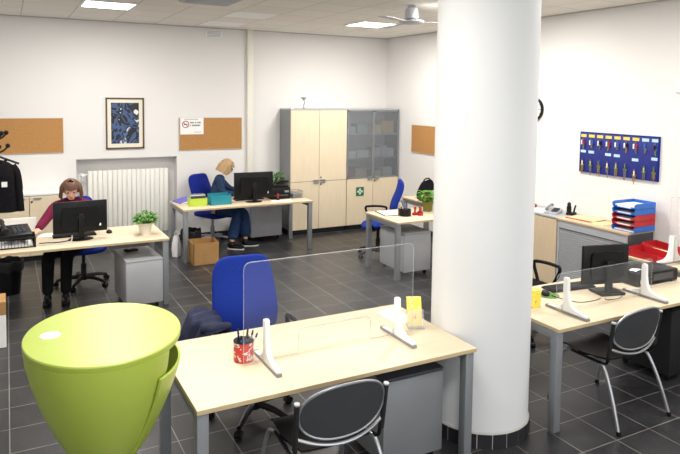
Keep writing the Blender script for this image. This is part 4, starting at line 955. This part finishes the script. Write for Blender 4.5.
def remesh(meshes, vox):
    bm = bmesh.new()
    for m in meshes: bm.from_mesh(m)
    me = bpy.data.meshes.new('rm'); bm.to_mesh(me); bm.free()
    o = bpy.data.objects.new('rm', me); COL.objects.link(o)
    r = o.modifiers.new('r', 'REMESH'); r.mode = 'VOXEL'; r.voxel_size = vox; r.use_smooth_shade = True
    s = o.modifiers.new('c', 'SMOOTH'); s.factor = .5; s.iterations = 2
    dg = bpy.context.evaluated_depsgraph_get(); dg.update()
    out = bpy.data.meshes.new_from_object(o.evaluated_get(dg)); bpy.data.objects.remove(o)
    return out
def mobj(name, me, m, parent=None):
    o = bpy.data.objects.new(name, me); COL.objects.link(o); me.materials.clear(); me.materials.append(M[m]); o.parent = parent
    me.polygons.foreach_set('use_smooth', [True]*len(me.polygons)); return o
def mb_mesh(mb):
    me = bpy.data.meshes.new('x'); mb.bm.to_mesh(me); mb.bm.free(); return me
def person(label, J, face, hair, topm, legm, shoem, glasses=False, hair_long=.15, flare=1.0, hs=1.0):
    """J: joint positions in world space; face: direction the face looks"""
    V = lambda k: Vector(J[k])
    parts = []
    # trunk, arms, legs as one skeleton
    def skel(g, with_legs=True, with_arms=True, arm_end=1.0, pad=0, neck=True):
        D = {}; E = []
        D['pel'] = (V('pelvis'), (.115+pad, .095+pad)); D['wst'] = (V('pelvis').lerp(V('chest'), .5), (.105+pad, .085+pad)); D['chs'] = (V('chest'), (.118+pad, .095+pad))
        D['utop'] = (V('chest').lerp(V('neck'), .6), (.075+pad, .07+pad))
        if not neck: D['col'] = (V('chest').lerp(V('neck'), 1.02), .052+pad*.5); E.append(('utop', 'col')); E += [('pel', 'wst'), ('wst', 'chs'), ('chs', 'utop')]
        if neck: D['nek'] = (V('neck'), .046+pad*.4); D['hed'] = (V('neck').lerp(V('head'), .6), .046); E += [('utop', 'nek'), ('nek', 'hed')]
        if with_arms:
            for s in 'lr':
                D['sh'+s] = (V('sh'+s), .052+pad); D['el'+s] = (V('el'+s), .040+pad); D['wr'+s] = (V('el'+s).lerp(V('wr'+s), arm_end), .027+pad); D['um'+s] = (V('sh'+s).lerp(V('el'+s), .5), .046+pad)
                E += [('utop', 'sh'+s), ('sh'+s, 'um'+s), ('um'+s, 'el'+s), ('el'+s, 'wr'+s)]
        if with_legs:
            for s in 'lr':
                D['hp'+s] = (V('hp'+s), .085+pad); D['kn'+s] = (V('kn'+s), .058+pad); D['md'+s] = (V('hp'+s).lerp(V('kn'+s), .5), .075+pad); D['an'+s] = (V('an'+s), .036+pad); D['cf'+s] = (V('kn'+s).lerp(V('an'+s), .35), .052+pad)
                E += [('pel', 'hp'+s), ('hp'+s, 'md'+s), ('md'+s, 'kn'+s), ('kn'+s, 'cf'+s), ('cf'+s, 'an'+s)]
        return skin_mesh(D, E)
    parts.append(skel(1))
    # head: skull, jaw, nose, ears
    F = Vector(face).normalized(); U = (V('head')-V('neck')).normalized(); U = (U-F*U.dot(F)).normalized(); Rt = F.cross(U)
    H = Matrix((( *[Rt.x, F.x, U.x], 0), (*[Rt.y, F.y, U.y], 0), (*[Rt.z, F.z, U.z], 0), (0, 0, 0, 1)))
    hc = V('head'); T = Matrix.Translation(hc) @ H
    hd = MB(); I = Matrix.Identity(4)
    hd.ball((0, 0, 0), 1, 24); bmesh.ops.transform(hd.bm, matrix=Matrix.Diagonal((.073, .092, .098, 1)), verts=hd.bm.verts)
    hd.ball((0, .028, -.058), (.052, .058, .058), 18).ball((0, .093, -.018), (.012, .02, .018), 10).ball((0, .085, .0), (.009, .012, .03), 10)
    hd.ball((0, .078, -.062), (.024, .012, .009), 10).ball((-.076, -.005, -.012), (.01, .02, .03), 10).ball((.076, -.005, -.012), (.01, .02, .03), 10).ball((-.032, .068, -.03), (.022, .018, .02), 10).ball((.032, .068, -.03), (.022, .018, .02), 10)
    bmesh.ops.transform(hd.bm, matrix=T, verts=hd.bm.verts); parts.append(mb_mesh(hd))
    # hands: palm, four unequal fingers, thumb
    for s in 'lr':
        w = V('wr'+s); d = (w-V('el'+s)).normalized(); d = Vector((d.x, d.y, d.z*.25)).normalized(); side = d.cross(Vector((0, 0, 1))).normalized(); up = side.cross(d)
        inn = side if s == 'r' else -side
        inn = -inn
        pm = w+d*.05; hb = MB()
        pmx = Matrix(((side.x, d.x, up.x, 0), (side.y, d.y, up.y, 0), (side.z, d.z, up.z, 0), (0, 0, 0, 1)))
        hb.ball(w+d*.045, (.038, .05, .016), 14, pmx); hb.ball(w+d*.005, (.026, .03, .02), 12, pmx)
        for k, (o, L) in enumerate(((-.027, .062), (-.009, .072), (.009, .068), (.026, .054))):
            b = w+d*.078+side*o; hb.tube([b-d*.02, b+d*L*.4+up*.006, b+d*L*.75-up*.004, b+d*L-up*.018], [.0095, .0092, .0085, .007], 8)
        b = w+d*.03+inn*.03; hb.tube([b-inn*.012, b+inn*.02+d*.018, b+inn*.026+d*.042-up*.006], [.012, .0105, .008], 8)
        parts.append(mb_mesh(hb))
    body = mobj('person', remesh(parts, .0075), 'skin'); tag(body, label, 'person')
    # clothes
    tp = skel(1, False, True, .93, .017, False); mobj('jacket' if topm == 'denim' else 'sweater', remesh([tp], .01), topm, body)
    D = {}; E = []
    D['pel'] = (V('pelvis'), (.15, .13))
    D['wst'] = (V('pelvis').lerp(V('chest'), .3), (.132, .112)); E.append(('pel', 'wst'))
    for s in 'lr':
        fl = flare
        D['hp'+s] = (V('hp'+s), .102); D['md'+s] = (V('hp'+s).lerp(V('kn'+s), .5), .092); D['kn'+s] = (V('kn'+s), .076); D['cf'+s] = (V('kn'+s).lerp(V('an'+s), .5), .066*fl); D['an'+s] = (V('an'+s)+Vector((0, 0, .03 if fl > 1 else -.01)), .062*fl*fl)
        E += [('pel', 'hp'+s), ('hp'+s, 'md'+s), ('md'+s, 'kn'+s), ('kn'+s, 'cf'+s), ('cf'+s, 'an'+s)]
    mobj('trousers', remesh([skin_mesh(D, E)], .01), legm, body)
    for s in 'lr':
        a = V('an'+s); d = Vector(J['ft'+s]).normalized(); q = Matrix.Rotation(math.atan2(d.y, d.x)-PI/2, 4, 'Z')
        sm = MB().ball((0, .075, .038), (.044, .125, .036), 18).ball((0, -.005, .06), (.04, .058, .058), 16)
        for v in sm.bm.verts: v.co.z = max(v.co.z, .012)
        so = sm.build('shoe', shoem, body, 60); so.matrix_local = Matrix.Translation((a.x, a.y, 0)) @ q
        sl = MB().lathe([(0, 0), (1, 0), (1, .014), (0, .014)], (0, .06, 0), 28, .045, .138).build('sole', 'whitebag' if topm == 'denim' else 'blackm', so, 30)
    # hair: cap plus curtain, open at the face
    def hr(u, v):
        th = R(-128+256*u) ; ph = v
        a = th; zz = .112*math.cos(PI*.5*min(1, ph*1.6)) if ph < .625 else -(ph-.625)/.375*hair_long
        rr = math.sin(PI*.5*min(1, ph*1.6)) if ph < .625 else 1-.02*math.sin((ph-.625)/.375*PI)
        k = 1+.05*math.sin(14*a+3*ph)*ph
        back = .012 if ph > .625 else 0
        x = (.088+.034*min(1, ph*1.2))*rr*math.sin(a)*k; y = -.01-(.100+back)*rr*math.cos(a)*k
        return (x*hs, y*hs, zz*hs+.012)
    hm = MB().grid(hr, 40, 24, .014)
    # fringe
    def fr(u, v):
        a = R(-62+124*u); return (.088*math.sin(a)*(.55+.47*v), .012+(.094*math.cos(a))*(.35+.70*v), .122-.058*v*v-.02*v*(1-.6*abs(math.sin(a*2.2))))
    hm.grid(fr, 20, 10, .012)
    bmesh.ops.transform(hm.bm, matrix=T, verts=hm.bm.verts); hm.build('hair', hair, body, 70)
    em = MB()
    for sx in (-1, 1):
        em = MB().ball((sx*.031, .083, .008), (.013, .008, .0075), 12); bmesh.ops.transform(em.bm, matrix=T, verts=em.bm.verts); em.build('eye', 'blackm', body)
    lp = MB().ball((0, .088, -.058), (.021, .006, .007), 12); bmesh.ops.transform(lp.bm, matrix=T, verts=lp.bm.verts); lp.build('lips', mat('lips', (178, 96, 92), .5), body)
    if glasses:
        g = MB()
        for sx in (-1, 1):
            g.tube([(sx*.034+.026*math.cos(a), .1, .006+.02*math.sin(a)) for a in [2*PI*k/20 for k in range(20)]], .0028, 6, True); g.tube([(sx*.06, .098, .01), (sx*.08, .05, .01), (sx*.082, -.01, .005)], .0025, 6)
        g.tube([(-.01, .102, .012), (.01, .102, .012)], .0025, 6); bmesh.ops.transform(g.bm, matrix=T, verts=g.bm.verts); g.build('glasses', 'black', body)
    return body
person('person with brown bob and maroon sweater seated behind the left desk monitor',
       dict(pelvis=(.70, 8.00, .585), chest=(.655, 7.90, .90), neck=(.645, 7.85, 1.07), head=(.637, 7.79, 1.19), shl=(.815, 7.90, 1.0), shr=(.485, 7.89, 1.0),
            elr=(.345, 7.72, .85), wrr=(.27, 7.47, .815), ell=(.90, 7.70, .835), wrl=(.76, 7.50, .80),
            hpl=(.78, 7.95, .55), hpr=(.60, 7.95, .55), knl=(.56, 7.50, .50), knr=(.37, 7.52, .50), anl=(.535, 7.40, .09), anr=(.355, 7.42, .09), ftl=(-.1, -1, 0), ftr=(-.15, -1, 0)),
       (-.05, -.9, -.42), 'brownhair', 'maroon', 'blackcloth', 'black', False, .10, 1.0, 1.06)
person('person in denim with blond hair and glasses writing at the back desk',
       dict(pelvis=(2.785, 9.36, .585), chest=(2.845, 9.335, .90), neck=(2.905, 9.33, 1.075), head=(2.980, 9.32, 1.19), shr=(2.845, 9.20, 1.0), shl=(2.905, 9.50, 1.0),
            elr=(2.875, 9.18, .815), wrr=(3.045, 9.05, .80), ell=(3.065, 9.48, .83), wrl=(3.165, 9.26, .80),
            hpr=(2.825, 9.27, .55), hpl=(2.905, 9.42, .55), knr=(3.035, 8.98, .51), knl=(3.195, 9.10, .51), anr=(2.935, 8.93, .09), anl=(3.185, 9.02, .09), ftr=(.75, -.6, 0), ftl=(1, -.3, 0)),
       (.82, -.30, -.48), 'blondhair', 'denim', 'jeans', 'black', True, .115, 1.30, 1.07)

# ------------------------------------------------------------------ light, world, camera
W = bpy.data.worlds.new('daylight'); S.world = W; W.use_nodes = True
W.node_tree.nodes['Background'].inputs[0].default_value = (.86, .93, 1, 1); W.node_tree.nodes['Background'].inputs[1].default_value = 1.0
for a, b, e in ((-2.6, .9, 45), (1.6, 5.1, 36)):
    L = bpy.data.lights.new('window_daylight', 'AREA'); L.shape = 'RECTANGLE'; L.size = b-a-.1; L.size_y = 2.0; L.energy = e; L.color = (.95, .98, 1)
    o = bpy.data.objects.new('window_daylight', L); COL.objects.link(o); o.location = ((a+b)/2, YF+.02, 1.85); o.rotation_euler = (R(90), 0, 0)
cam = bpy.data.cameras.new('camera'); co = bpy.data.objects.new('camera', cam); COL.objects.link(co); S.camera = co
cam.sensor_width = 36; cam.lens = 627.7/680*36; cam.shift_y = (138.8-227)/680; cam.clip_start = .05
yaw, pitch, roll = R(28.0), R(3.88), R(.68)
fwd = Vector((math.sin(yaw)*math.cos(pitch), math.cos(yaw)*math.cos(pitch), -math.sin(pitch))); rt = Vector((math.cos(yaw), -math.sin(yaw), 0)); up = rt.cross(fwd)
r2 = math.cos(roll)*rt+math.sin(roll)*up; u2 = -math.sin(roll)*rt+math.cos(roll)*up
co.matrix_world = Matrix(((r2.x, u2.x, -fwd.x, 0), (r2.y, u2.y, -fwd.y, 0), (r2.z, u2.z, -fwd.z, 2.3), (0, 0, 0, 1)))
S.view_settings.view_transform = 'Standard'; S.view_settings.look = 'None'; S.view_settings.exposure = 0.09; S.view_settings.gamma = 1
